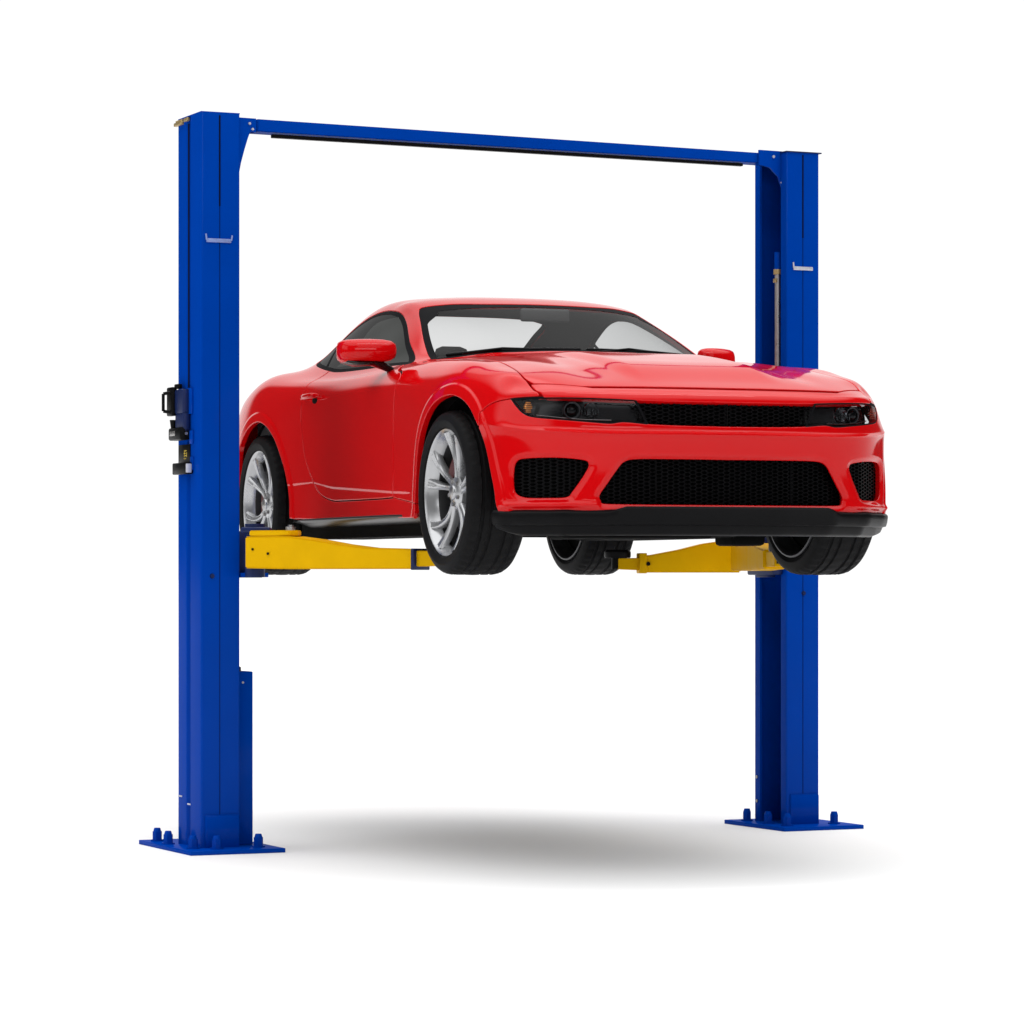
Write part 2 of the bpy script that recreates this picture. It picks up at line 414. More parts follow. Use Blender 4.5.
# half surface
keep = (co[fc][:, :, 1] > -1e-6).all(axis=1)
S = compact(Surf(co, fc[keep], (), no))
S.V[np.abs(S.V[:, 1]) < 1e-5, 1] = 0

# ---- shape lines (side: x,z ; front: y,z ; top: x,y)
ARCH_F = spline([(.96, .10), (.960, .281), (.972, .38), (1.01, .53), (1.092, .628), (1.235, .708), (1.395, .741), (1.51, .727), (1.605, .684), (1.675, .624), (1.735, .535), (1.775, .423), (1.808, .30), (1.808, .10)])
ARCH_R = spline([(-.89, .10), (-.892, .28), (-.900, .37), (-.958, .495), (-1.041, .605), (-1.108, .670), (-1.195, .718), (-1.31, .742), (-1.455, .722), (-1.60, .668), (-1.71, .6), (-1.79, .5), (-1.83, .37), (-1.84, .10)])
DOOR = spline([(.385, .962), (.425, .930), (.50, .908), (.60, .889), (.660, .86), (.655, .80), (.618, .635), (.622, .458), (.612, .338), (.40, .336), (-.10, .338), (-.27, .343), (-.437, .374), (-.55, .440), (-.667, .549), (-.718, .692), (-.708, .803), (-.705, .880), (-.690, .925), (-.63, .970), (-.60, .988)], sharp=(0, 8, 20))
WIN = spline([(-1.105, 1.045), (-1.04, 1.022), (-.897, .998), (-.669, .968), (-.498, .952), (-.202, .944), (.07, .941), (.318, .938), (.447, .937), (.36, .975), (.204, 1.040), (.08, 1.098), (-.041, 1.153), (-.176, 1.203), (-.30, 1.229), (-.472, 1.240), (-.64, 1.222), (-.837, 1.168), (-.955, 1.118), (-1.055, 1.075)], sharp=(8,))
HEADL = spline([(.40, .703), (.53, .709), (.68, .714), (.775, .714), (.822, .712), (.812, .680), (.795, .650), (.765, .634), (.68, .622), (.57, .611), (.50, .606), (.445, .612), (.35, .604)], sharp=(0, 4, 12))
GRILLE = spline([(-.1, .699), (.20, .699), (.395, .7025), (.345, .604), (.20, .600), (-.1, .598)], sharp=(0, 2, 3, 5))
LOWER = spline([(-.1, .457), (.25, .458), (.39, .457), (.440, .447), (.468, .415), (.505, .36), (.532, .318), (.525, .299), (.50, .292), (.25, .290), (-.1, .290)], sharp=(0, 10))
FOG = spline([(.820, .355), (.821, .405), (.815, .450), (.790, .464), (.70, .466), (.61, .457), (.585, .444), (.600, .405), (.640, .34), (.660, .318), (.72, .315), (.785, .317), (.812, .330)])
WS = spline([(.775, -.3), (.785, 0), (.765, .25), (.675, .475), (.515, .672), (.45, .680), (.265, .645), (.07, .593), (-.055, .557), (-.085, .525), (-.04, .42), (.030, .25), (.045, 0), (.04, -.3)], sharp=(0, 13))
RW = spline([(-1.0, -.3), (-1.0, 0), (-.995, .20), (-.985, .38), (-1.02, .455), (-1.20, .465), (-1.45, .475), (-1.62, .48), (-1.68, .44), (-1.71, .2), (-1.715, 0), (-1.71, -.3)], sharp=(0, 11))
HOOD = spline([(2.5, -.3), (2.5, .0), (2.3, .40), (2.105, .47), (1.865, .735), (1.78, .748), (1.60, .722), (1.393, .703), (1.1, .708), (.85, .715), (.585, .706), (.675, .545), (.80, .27), (.825, 0), (.82, -.3)], sharp=(0, 3, 4, 10, 14))

# ---- sculpted displacements on the dense surface
X, Y, Z = S.V[:, 0], S.V[:, 1], S.V[:, 2]
side_m = sst(S.N[:, 1], .35, .7)
disp = np.zeros(len(S.V))
dF = sdf(S.V[:, [0, 2]], ARCH_F); dR = sdf(S.V[:, [0, 2]], ARCH_R)
for d in (dF, dR):
    disp += side_m*.007*(1-sst(d, .044, .060))*(np.abs(Y) > .75)
# bonnet: raised centre with soft flanks
hm = sst(X, .75, 1.0)*(1-sst(X, 1.75, 2.02))*sst(S.N[:, 2], .7, .9)
disp += hm*(.017*(1-sst(np.abs(Y), .27, .37))*sst(X, .80, 1.25) - .010*np.exp(-((Y-.47)/.08)**2))
# recesses round the lower intakes and the crease above the fog intake
fm = sst(S.N[:, 0], .3, .6)*(X > 1.6)
dfog = sdf(S.V[:, [1, 2]], FOG); dlow = sdf(S.V[:, [1, 2]], LOWER)
disp -= fm*.016*(1-sst(dlow, .0, .03)); disp -= fm*.014*(1-sst(dfog, 0, .028))
# horizontal blade notch inboard of the fog intake
yy_ = np.abs(Y)
disp += fm*.010*np.exp(-((Z-.283)/.012)**2)*sst(yy_, .50, .62)
# door: the light scoop ahead of the rear wheel, handle cup
zl = np.interp(X, [-.9, -.55, -.25, .6, .9], [.43, .434, .402, .362, .352])
disp -= side_m*.0009*(1-sst(Z, zl-.005, zl+.005))*sst(X, -1.02, -.80)*(1-sst(X, .72, .95))          # tucked-in lower door
S.V = S.V+S.N*disp[:, None]
S.compute_normals()
S.N[np.abs(S.V[:, 1]) < 1e-6, 1] = 0; S.N /= np.linalg.norm(S.N, axis=1)[:, None]
# keep the mirror line straight
BODY0 = S

def mask(f, m): return np.where(m, f, np.abs(f)+.05)
def F_side(S, poly, ymin=.45): return mask(sdf(S.V[:, [0, 2]], poly), (S.V[:, 1] > ymin) & (S.V[:, 0] < 1.95))
def F_front(S, poly): return mask(sdf(S.V[:, [1, 2]], poly), (S.V[:, 0] > 1.6))
def F_top(S, poly, zmin=.7): return mask(sdf(S.V[:, [0, 1]], poly), (S.V[:, 2] > zmin) & (S.N[:, 2] > .05))
def edge_info(Q):
    """open border edges, in the direction of their face"""
    e = [np.stack([Q.Q[:, k], Q.Q[:, (k+1) % 4]], 1) for k in range(4)]
    pl = [(p[k], p[(k+1) % len(p)]) for p in Q.P for k in range(len(p))]
    if pl: e.append(np.array(pl))
    e = np.concatenate(e); lo_, hi_ = e.min(1).astype(np.int64), e.max(1).astype(np.int64)
    key = lo_*(len(Q.V)+1)+hi_
    u, first, cnt = np.unique(key, return_index=True, return_counts=True)
    return [(int(a), int(b)) for a, b in e[first[cnt == 1]]]
def finish(Q, name, m, parent, r=.004, depth=.022, both=True, mirror=True, flip=False, offset=0, nofillet=False, split=False):
    """round + thicken the open borders of a panel, mirror it, make the object(s)"""
    Q = compact(Q); V, N = Q.V, Q.N
    if offset: V = V+N*offset
    faces = [tuple(f) for f in Q.Q.tolist()]+list(Q.P); extraV, extraN = [], []
    if not nofillet:
        be = [e for e in edge_info(Q) if not (abs(V[e[0], 1]) < 1e-5 and abs(V[e[1], 1]) < 1e-5)]
        T = {}
        for a, b in be:
            d = V[b]-V[a]; L_ = np.linalg.norm(d)
            if L_ < 1e-9: continue
            n_ = N[a]+N[b]; t = np.cross(d, n_); t /= (np.linalg.norm(t)+1e-12)
            for i in (a, b): T[i] = T.get(i, 0)+t*min(L_, .01)
        for i in T:
            t = T[i]-N[i]*(T[i]@N[i]); T[i] = t/(np.linalg.norm(t)+1e-12)
        # relax the outward directions once along the border
        rings = []
        steps = [(math.sin(a)*r, (1-math.cos(a))*r, a) for a in (PI/8, PI/4, 3*PI/8, PI/2)]+[(r, r+depth, PI/2)]
        nb = len(V)
        for sx_, sd, ang in steps:
            mp = {}
            for i, t in T.items():
                mp[i] = nb+len(extraV)
                extraV.append(V[i]+t*sx_-N[i]*sd); extraN.append(N[i]*math.cos(ang)+t*math.sin(ang))
            rings.append(mp)
        prev = {i: i for i in T}
        for mp in rings:
            for a, b in be:
                if a in mp and b in mp: faces.append((prev[b], prev[a], mp[a], mp[b]))
            prev = mp
        if extraV: V = np.vstack([V, extraV]); N = np.vstack([N, extraN])
    def mk(Vx, Nx, Fx, nm):
        me = bpy.data.meshes.new(nm); me.from_pydata(Vx.tolist(), [], [list(f) for f in Fx]); me.update()
        for p in me.polygons: p.use_smooth = True
        me.normals_split_custom_set_from_vertices([tuple(n) for n in Nx])
        return link(nm, me, m, parent)
    Vm, Nm = V*[1, -1, 1], N*[1, -1, 1]; Fm = [tuple(reversed(f)) for f in faces]
    if split: return mk(V, N, faces, name), mk(Vm, Nm, Fm, name)
    if not mirror: return mk(V, N, faces, name)
    k = len(V); return mk(np.vstack([V, Vm]), np.vstack([N, Nm]), faces+[tuple(i+k for i in f) for f in Fm], name)

G = .0022; R_ = .004
def take(S, fn, gap=G+R_):
    """take the inside of a line out of S, leaving a gap"""
    ins, rest = clip(S, fn(S)+gap) ; _, outer = clip(rest, fn(rest)-gap)
    return ins, outer
cur = S
_, cur = clip(cur, F_side(cur, ARCH_F, .55)-.010)       # wheel arches
_, cur = clip(cur, F_side(cur, ARCH_R, .55)-.010)
# glass openings
ws, cur = clip(cur, F_top(cur, WS, .9)-.003)
rw, cur = clip(cur, F_top(cur, RW, .9)-.003)
win, cur = clip(cur, F_side(cur, WIN, .45)-.003)
# front openings
hl, cur = clip(cur, F_front(cur, HEADL)-.004)
gr, cur = clip(cur, F_front(cur, GRILLE)-.004)
lo, cur = clip(cur, F_front(cur, LOWER)-.010)
fo, cur = clip(cur, F_front(cur, FOG)-.008)
# sliver between headlamp and grille
hood_, cur = take(cur, lambda s: np.maximum(F_top(s, HOOD, .72), -(s.V[:, 2]-(.757+.0*s.V[:, 0]))))
door_, cur = take(cur, lambda s: mask(F_side(s, DOOR, .6), (s.V[:, 2] < 1.0) & (s.N[:, 1] > .02)))
# bumper / fender seam: everything ahead of a line in the side view
def bump_line(s):
    x, y, z = s.V.T
    xl = np.interp(z, [.0, .60, .685, .712, .74, .80], [1.70, 1.70, 1.745, 1.92, 1.935, 1.80])
    xl = np.where(z > .735, np.interp(y, [0, .60, .72, .80, .90], [1.50, 1.85, 1.905, 1.945, 1.98]), xl)
    return np.clip((xl-x), -.3, .3)
SEAM_B = spline([(3, .2), (1.60, .0), (1.60, .40), (1.70, .60), (1.705, .665), (1.76, .700), (1.86, .7155), (1.95, .718), (3, .718)], sharp=(0, 1, 7, 8))
def F_bump(s):
    x, y, z = s.V.T
    yl = np.interp(x, [1.80, 1.85, 1.925, 1.96, 2.0], [.746, .746, .746, .739, .73])
    return np.minimum(sdf(np.stack([x, z], 1), SEAM_B), np.maximum(y-yl, 1.80-x))
bumper_, cur = take(cur, F_bump)
def F_rock(s):
    x, y, z = s.V.T
    return np.maximum(np.maximum(np.abs(z-np.interp(x, [.61, .95], [.338, .306]))-G-R_*.6, (.614+G+R_)-x), x-1.0)+np.where(y > .6, 0, .1)
_, cur = clip(cur, F_rock(cur))
finish(cur, 'body', M['red'], car)
finish(hood_, 'hood', M['red'], car)
finish(bumper_, 'front_bumper', M['red'], car, r=.006, depth=.03)
doors = finish(door_, 'door', M['red'], car, split=True)     # far, near
door_far, door_near = doors

# ---- glass with black surround
def glassset(Q, fn, name, gm, band, off=-.004, split=False, frame_name='window_seal'):
    inner, ring = clip(Q, fn(Q)+band)
    g = finish(inner, name, gm, car, nofillet=True, offset=off, split=split)
    gs = g if split else (g,)
    fr = finish(ring, frame_name, M['frit'], None, nofillet=True, offset=off+.001, split=split)
    frs = fr if split else (fr,)
    for a, b in zip(gs, frs): b.parent = a
    return g
wsg = glassset(ws, lambda s: F_top(s, WS, .9)+.055*(1-sst(s.V[:, 0], .05, .13))*(s.V[:, 1] < 9), 'windshield', M['windshield'], .030, frame_name='black_border')
rwg = glassset(rw, lambda s: F_top(s, RW, .9), 'rear_window', M['windshield'], .025, frame_name='black_border')
qdiv = lambda s: s.V[:, 0]-np.interp(s.V[:, 2], [.94, 1.10, 1.25], [-.70, -.87, -.90])
qwin, dwin = clip(win, qdiv(win))
for Q, nm in ((dwin, 'side_window'), (qwin, 'quarter_window')):
    fnW = lambda s, nm=nm: np.maximum(F_side(s, WIN, .45), (-(qdiv(s)) if nm == 'side_window' else qdiv(s)))
    gf = glassset(Q, fnW, nm, M['sideglass'], .016, split=True); gf[0].data.materials.clear(); gf[0].data.materials.append(M['farglass'])
# ---- inner lining of the roof and pillars
def liner():
    A, B = clip(BODY0, -(BODY0.V[:, 2]-.965))
    Q = A
    _, Q = clip(Q, F_top(Q, WS, .9)+.003); _, Q = clip(Q, F_top(Q, RW, .9)+.003); _, Q = clip(Q, F_side(Q, WIN, .45)+.003)
    Q, _ = clip(Q, np.maximum(Q.V[:, 0]-.50, -(Q.V[:, 0]+1.75)))
    return finish(Q, 'headliner', M['headliner'], car, nofillet=True, offset=-.024)
liner()

# ---- plan line of the nose for things set into it
def nose_x(y, z):
    y = abs(y)
    x = np.interp(y, [0, .25, .48, .67, .795, .862], [2.175, 2.166, 2.130, 2.048, 1.925, 1.845])
    return float(x)
def honeycomb(name, poly, cell, back, zc0, zc1, ymax, aspect=1.75):
    mb = MB(); w = cell*aspect*1.2; h = cell; P = []
    row_ = 0; z = zc0
    rings = []
    while z < zc1:
        y = -ymax+(w*.75 if row_ % 2 else 0)
        while y < ymax: rings.append((y, z)); y += w*1.5
        z += h*.5; row_ += 1
    R0 = np.array([(abs(a), b) for a, b in rings]); d = sdf(R0, poly)
    for (yc, zc), dd in zip(rings, d):
        if dd > .012: continue
        O = [(yc+w*.5*math.cos(k*PI/3), zc+h*.5*math.sin(k*PI/3)/.866) for k in range(6)]
        I = [(yc+(a-yc)*.86, zc+(b-zc)*.80) for a, b in O]
        vs_ = []
        for ring_, dep in ((O, 0), (I, .0), (I, -.016)):
            for a, b in ring_: vs_.append((nose_x(a, b)-back+dep, a, b))
        f = []
        for k in range(6):
            k2 = (k+1) % 6
            f += [(k, k2, 6+k2, 6+k), (6+k, 6+k2, 12+k2, 12+k)]
        mb.add(vs_, f)
    return mb.build(name, M['trim'], car, angle=20, weld=False)
def back_plate(mb, poly, back):
    ys = np.linspace(0, poly[:, 0].max()+.02, 24); z0, z1 = poly[:, 1].min()-.02, poly[:, 1].max()+.01
    for s_ in (1, -1):
        for a, b in zip(ys[:-1], ys[1:]):
            if max(a, b) < poly[:, 0].min()-.03: continue
            mb.add([(nose_x(a, 0)-back, a*s_, z0), (nose_x(b, 0)-back, b*s_, z0), (nose_x(b, 0)-back, b*s_, z1), (nose_x(a, 0)-back, a*s_, z1)], [(0, 1, 2, 3)])
for nm, poly, bk, cell, z0, z1, ym in (('upper_grille', GRILLE, .030, .0155, .585, .72, .46), ('lower_grille', LOWER, .045, .0155, .275, .48, .58)):
    g = honeycomb(nm, poly, cell, bk, z0, z1, ym)
    b = MB(); back_plate(b, poly, bk+.035); b.build('grille_backing', M['under'], g)
    c = MB()
    for yv in ((-.30, .30) if nm == 'lower_grille' else (0,)):
        c.box((nose_x(yv, 0)-bk-.012, yv-.002, z0+.01), (nose_x(yv, 0)-bk+.003, yv+.002, z1-.015))
    c.build_each('grille_bar', M['trim'], g)
for s_ in (1, -1):
    mb = MB(); cell = .0145; w = cell*2.0
    poly = FOG; r_ = 0; z = .30
    pts = []
    while z < .48:
        y = .56+(w*.75 if r_ % 2 else 0)
        while y < .85: pts.append((y, z)); y += w*1.5
        z += cell*.5; r_ += 1
    dd = sdf(np.array(pts), poly)
    for (yc, zc), q in zip(pts, dd):
        if q > .010: continue
        O = [(yc+w*.5*math.cos(k*PI/3), zc+cell*.5*math.sin(k*PI/3)/.866) for k in range(6)]; I = [(yc+(a-yc)*.8, zc+(b-zc)*.76) for a, b in O]
        vs_ = [(nose_x(a, b)-.040+dp, a*s_, b) for ring_, dp in ((O, 0), (I, 0), (I, -.014)) for a, b in ring_]
        f = []
        for k in range(6):
            k2 = (k+1) % 6; f += [(k, k2, 6+k2, 6+k), (6+k, 6+k2, 12+k2, 12+k)]
        mb.add(vs_, f)
    g = mb.build('side_intake', M['trim'], car, angle=20, weld=False)
    b = MB(); ys = np.linspace(.55, .85, 12)
    for a, c_ in zip(ys[:-1], ys[1:]):
        b.add([(nose_x(a, 0)-.07, a*s_, .29), (nose_x(c_, 0)-.07, c_*s_, .29), (nose_x(c_, 0)-.07, c_*s_, .49), (nose_x(a, 0)-.07, a*s_, .49)], [(0, 1, 2, 3)])
    b.build('intake_backing', M['under'], g)

# ---- headlamps: clear cover over a dark bowl with projector, bezel and marker
hl_far, hl_near = finish(hl, 'headlight', M['lens'], car, nofillet=True, offset=-.003, split=True)
inner, rim_ = clip(hl, F_front(hl, HEADL)+.006)
for h, b in zip((hl_far, hl_near), finish(rim_, 'headlight_surround', M['frit'], None, nofillet=True, offset=-.0015, split=True)): b.parent = h
for h, b in zip((hl_far, hl_near), finish(hl, 'headlight_housing', M['headlamp_bowl'], None, nofillet=True, offset=-.055, split=True)): b.parent = h
def lampmb(s_, fn):
    mb = MB(); fn(mb)
    for v in mb.bm.verts: v.co.y *= s_
    return mb
for s_, h in ((1, hl_far), (-1, hl_near)):
    def proj(mb):
        T = Matrix.Translation((2.015, .625, .662)) @ Matrix.Rotation(math.radians(14), 4, 'Z')
        mb.lathe([(.0, .012), (.010, .011), (.020, .006), (.026, -.004)], 24, T, axis='x')
    def ring(mb):
        T = Matrix.Translation((2.017, .625, .662)) @ Matrix.Rotation(math.radians(14), 4, 'Z')
        mb.lathe([(.027, -.012), (.029, .004), (.034, .006), (.037, -.002), (.040, -.02)], 28, T, axis='x')
    def bowl(mb):
        T = Matrix.Translation((2.045, .555, .662)) @ Matrix.Rotation(math.radians(10), 4, 'Z')
        mb.lathe([(.006, -.03), (.018, -.018), (.027, .0), (.030, .008), (.033, .0)], 28, T, axis='x')
        for k in range(9):
            yy = .50+.012*k+random.uniform(-.003, .003)
            mb.box((2.045, yy, .640+random.uniform(0, .008)), (2.057, yy+.004, .640+random.uniform(.014, .03)))
    def eyel(mb):
        pts = [(2.08, .48, .622), (2.05, .58, .624), (2.0, .66, .632), (1.92, .74, .645)]
        mb.tube(pts, .0022, 8)
    def mark(mb):
        for k in range(6):
            z = .655+.0075*k; w_ = .016-.003*abs(k-2.6)+random.uniform(-.003, .003); mb.box((1.895, .772-w_, z), (1.915, .772+w_, z+.0055), Matrix.Identity(4), bev=.001)
    lampmb(s_, proj).build('projector_lens', M['gloss'], h)
    lampmb(s_, ring).build('projector_ring', M['disc'], h)
    lampmb(s_, bowl).build('reflector_bowl', M['chrome'], h)
    lampmb(s_, eyel).build_each('bezel_line', M['steel'], h)
    lampmb(s_, mark).build('marker_reflector', M['amber'] if s_ < 0 else M['redlens'], h)

# ---- front splitter (black), along the plan line, turned under
def strip_along(mb, pts_fn, us, secs):
    """secs: list of fn(u)->(x,y,z)"""
    vs_ = []
    for u in us:
        for s in secs: vs_.append(pts_fn(u, s))
    k = len(secs); f = []
    for i in range(len(us)-1):
        for j in range(k-1): f.append((i*k+j, i*k+j+1, (i+1)*k+j+1, (i+1)*k+j))
    mb.add(vs_, f)
planY = [0, .25, .48, .67, .795, .862, .885, .888]; planX = [2.175, 2.166, 2.130, 2.048, 1.925, 1.845, 1.79, 1.72]
arc = np.concatenate([[0], np.cumsum(np.hypot(np.diff(planX), np.diff(planY)))])
def planp(u):
    a = abs(u)*arc[-1]; x = np.interp(a, arc, planX); y = np.interp(a, arc, planY)
    e = .03; x2 = np.interp(a+e, arc, planX); y2 = np.interp(a+e, arc, planY); x1 = np.interp(a-e, arc, planX); y1 = np.interp(a-e, arc, planY)
    t = np.array([x2-x1, y2-y1]); t /= np.linalg.norm(t); n = np.array([t[1], -t[0]])*(1)
    if n[0] < 0 and n[1] < 0: n = -n
    return x, y, n
def spl(u, s):
    x, y, n = planp(u); au = abs(u)
    lift = sst(np.array(au), .80, 1.0)                       # bottom edge rises to the corner
    cen = 1-sst(np.array(au), .40, .47)                      # ledge higher in the middle
    off, z = [(.004, .285), (.020+.010*cen, .253+.022*cen), (.024+.012*cen, .246+.020*cen), (.020, .222+.012*cen), (.012, .204), (-.008, .198), (-.020, .168), (-.045, .158), (-.30, .168)][s]
    z = z + lift*max(0, .205-z)*.9
    if s == 0: z = .262
    off = off*(1-.7*lift)
    return (x+n[0]*off, math.copysign(y+n[1]*off, u) if u else 0, z)
mb = MB(); strip_along(mb, spl, np.linspace(-.925, .925, 97), range(9)); mb.build('front_splitter', M['trim'], car, angle=50)

# ---- sill trims, underbody, wheel-arch liners
for s_ in (1, -1):
    mb = MB(); sec = [(.885, .285), (.910, .262), (.910, .252), (.895, .238), (.85, .218), (.79, .195), (.70, .178), (.60, .172)]
    xs_ = np.linspace(.955, -.93, 30); vs_ = []; f = []
    for x in xs_:
        e = sst(np.array(x), .955, .75)*0+1; tp = float(sst(np.array(x), -.93, -.70))
        for (y, z) in sec: vs_.append((x, s_*(y-.02*(1-tp)), z+(.26-z)*.5*(1-tp) if z < .25 else z))
    k = len(sec)
    for i in range(len(xs_)-1):
        for j in range(k-1): f.append((i*k+j, i*k+j+1, (i+1)*k+j+1, (i+1)*k+j))
    mb.add(vs_, f); mb.build('sill_trim', M['sill'], car, angle=60)
mb = MB()
mb.prism([(2.0, .168), (1.95, .24), (-2.1, .30), (-2.15, .26), (-1.9, .22), (-.9, .205), (.9, .18), (1.8, .164)], -.60, .60, 'y')
mb.box((.9, .55, .17), (-.88, .86, .30)); mb.box((.9, -.86, .17), (-.88, -.55, .30))
for s_ in (1, -1):
    mb.box((1.80, .55*s_, .20), (1.86, .74*s_, .30)); mb.box((-2.1, .5*s_, .27), (-1.88, .80*s_, .36))
mb.cyl((-.6, .33, .22), (-.05, .33, .22), .05); mb.cyl((.3, .25, .19), (1.7, .25, .19), .03)
mb.box((.95, -.25, .155), (1.45, .25, .19), bev=.015); mb.box((-1.7, -.4, .19), (-1.2, .3, .24), bev=.02)
mb.box((1.25, .34, .125), (1.45, .50, .19), bev=.02)
mb.build('underbody', M['under'], car)
for xc, rr in ((1.385, .445), (-1.40, .47)):
    for s_ in (1, -1):
        mb = MB(); n = 28; prof = [(.0, .60), (rr, .60), (rr, .855)]
        T = Matrix.Translation((xc, 0, .31)) @ Matrix.Scale(s_, 4, (0, 1, 0)) @ Matrix.Scale(.98, 4, (0, 0, 1))
        mb.lathe(prof, 40, T, 'y', a0=-.25, a1=PI+.25)
        mb.build('wheel_liner', M['under'], car)

# ---- rear light panel and rear glass frame are behind the car: simple but there
for s_ in (1, -1):
    mb = MB()
    for k in range(3):
        y0 = .40+.11*k; mb.box((-2.385+.03*k, s_*y0, .76), (-2.30, s_*(y0+.07), .87), bev=.008)
    mb.build_each('tail_light', M['redlens'], car)
mb = MB(); mb.prism([(-2.10, .985), (-2.24, 1.003), (-2.25, .995), (-2.14, .955)], -.50, .50, 'y', bev=.004); mb.build('rear_spoiler', M['red'], car)

# ---- mirrors
def mirror(side, px_, y0, sc=1.0):
    # housing: lofted rounded shell, long axis along y
    root = None
    mb = MB(); n = 28; rings = []
    ws_ = [(-.012, .12), (.00, .50), (.02, .76), (.055, .92), (.11, 1.0), (.165, 1.0), (.205, .95), (.228, .84), (.242, .62), (.248, .2)]
    vs_ = []
    for t, k in ws_:
        zc = (.995 if side < 0 else 1.008)-.006*(t/.27) ; hz_u = .056*k**.6; hz_d = .052*k**.7; dx = .085*k
        for i in range(n):
            a = 2*PI*i/n; c, s = math.cos(a), math.sin(a)
            xx = px_+dx*math.copysign(abs(c)**.75, c)*(1.0 if c > 0 else .45)
            zz = zc+(hz_u if s > 0 else hz_d)*math.copysign(abs(s)**.72, s)
            vs_.append((xx-.05*(t/.27), side*(y0+t*sc), zz))
    f = []
    for j in range(len(ws_)-1):
        for i in range(n): f.append((j*n+i, j*n+(i+1) % n, (j+1)*n+(i+1) % n, (j+1)*n+i))
    f += [tuple(range(n)), tuple(range((len(ws_)-1)*n, len(ws_)*n))[::-1]]
    mb.add(vs_, f); o = mb.build('mirror', M['red'], car, angle=60)
    # lower black shell and stalk
    mb = MB(); L_ = [((px_-.01, .80, .895), .030, .020), ((px_-.01, .838, .922), .034, .018), ((px_-.012, .865, .932), .045, .018), ((px_-.02, .91, .944), .06, .014), ((px_-.035, .98, .940), .075, .014), ((px_-.045, 1.03, .950), .06, .012), ((px_-.05, 1.05, .962), .03, .008)]
    vs_ = []
    for (c_, rx, rz) in L_:
        for i in range(16):
            a = 2*PI*i/16; vs_.append((c_[0]+rx*math.cos(a), side*(y0+(c_[1]-.815)*sc), c_[2]+rz*math.sin(a)))
    f = [(j*16+i, j*16+(i+1) % 16, (j+1)*16+(i+1) % 16, (j+1)*16+i) for j in range(len(L_)-1) for i in range(16)]+[tuple(range(16)), tuple(range(16*6, 16*7))[::-1]]
    mb.add(vs_, f); mb.build('mirror_base', M['gloss'], o, angle=60)
    mb = MB(); mb.box((px_-.075, side*(y0+.03*sc), .965), (px_-.062, side*(y0+.20*sc), 1.03), bev=.003)
    mb.build('mirror_glass', M['mirrorglass'], o)
    return o
mirror(-1, .37, .825)
mirror(1, .18, .745, .75)

# ---- door handles
for s_, d in ((1, door_far), (-1, door_near)):
    mb = MB(); vs_ = []; n = 12
    prof = [(-.655, .0, .5), (-.645, .012, .8), (-.62, .026, 1), (-.56, .034, 1), (-.50, .034, 1), (-.455, .026, 1), (-.435, .010, .8), (-.43, 0, .5)]
    for x, o_, k in prof:
        for i in range(n):
            a = 2*PI*i/n; vs_.append((x, s_*(.918+o_+.008*math.cos(a)*k), .836+.013*k*math.sin(a)))
    f = [(j*n+i, j*n+(i+1) % n, (j+1)*n+(i+1) % n, (j+1)*n+i) for j in range(len(prof)-1) for i in range(n)]+[tuple(range(n)), tuple(range(7*n, 8*n))[::-1]]
    mb.add(vs_, f); h = mb.build('door_handle', M['red'], d, angle=60)
    mb = MB(); mb.lathe([(.0, .0), (.6, .001), (1, -.004)], 24, Matrix.Translation((-.515, s_*.914, .818)) @ Matrix.Diagonal((.050, s_*1.0, .022, 1)), 'y'); mb.build('recess_shade', M['under'], h)  # black disc on the door skin stands for the shade under the handle

# ---- wipers
for y0, y1, xo in ((-.62, -.08, 0), (-.05, .50, .0)):
    mb = MB(); pts = []
    for k in range(9):
        t = k/8; y = y0+(y1-y0)*t
        xb = np.interp(abs(y), [0, .25, .48, .65], [.785, .765, .675, .50]); zb = np.interp(abs(y), [0, .25, .48, .66], [.988, .986, .98, .962])
        pts.append((xb-.03, y, zb+.010))
    mb.tube(pts, .007, 8); mb.tube([(pts[2][0]+.03, pts[2][1]-.12, pts[2][2]-.015), (pts[3][0], pts[3][1], pts[3][2]+.008), pts[5]], .006, 8)
    mb.build('wiper', M['trim'], car)

# ---- cabin
def soft(name, boxes, m, parent, bev=.04):
    mb = MB()
    for lo, hi, rot in boxes:
        c = [(a+b)/2 for a, b in zip(lo, hi)]
        T = Matrix.Translation(c) @ Matrix.Rotation(rot, 4, 'Y')
        h = [(b-a)/2 for a, b in zip(lo, hi)]
        mb.box([-x for x in h], h, T, bev=min(bev, min(h)*.9))
    return mb.build(name, m, parent, angle=60)
soft('dashboard', [((.25, -.68, .80), (.70, .68, .94), 0), ((.35, .12, .88), (.50, .58, .985), .1)], M['cabin'], car)
for s_ in (1, -1):
    st = soft('front_seat', [((-.42, s_*.31-.24, .35), (.12, s_*.31+.24, .50), 0), ((-.42, s_*.31-.235, .42), (-.26, s_*.31+.235, .965), -.2)], M['seat'], car)
    soft('headrest', [((-.40, s_*.29-.085, .985), (-.31, s_*.29+.085, 1.075), -.15)], M['cabin'], st, .042)
rs = soft('rear_seat', [((-1.25, -.60, .45), (-.85, .60, .60), 0), ((-1.36, -.60, .52), (-1.22, .60, .93), -.35)], M['seat'], car)
for s_ in (1, -1): soft('headrest', [((-1.33, s_*.33-.12, .92), (-1.25, s_*.33+.12, .99), -.2)], M['seat'], rs)
soft('parcel_shelf', [((-1.85, -.66, .90), (-1.30, .66, .935), 0)], M['cabin'], car, .01)
mb = MB(); mb.box((-1.4, -.72, .24), (.75, .72, .30))
for s_ in (1, -1): mb.box((-1.7, s_*.80, .30), (.75, s_*.84, .90))
mb.box((.70, -.80, .30), (.74, .80, .93)); mb.box((-1.80, -.72, .30), (-1.76, .72, .92)); mb.build('cabin_floor', M['cabin'], car)
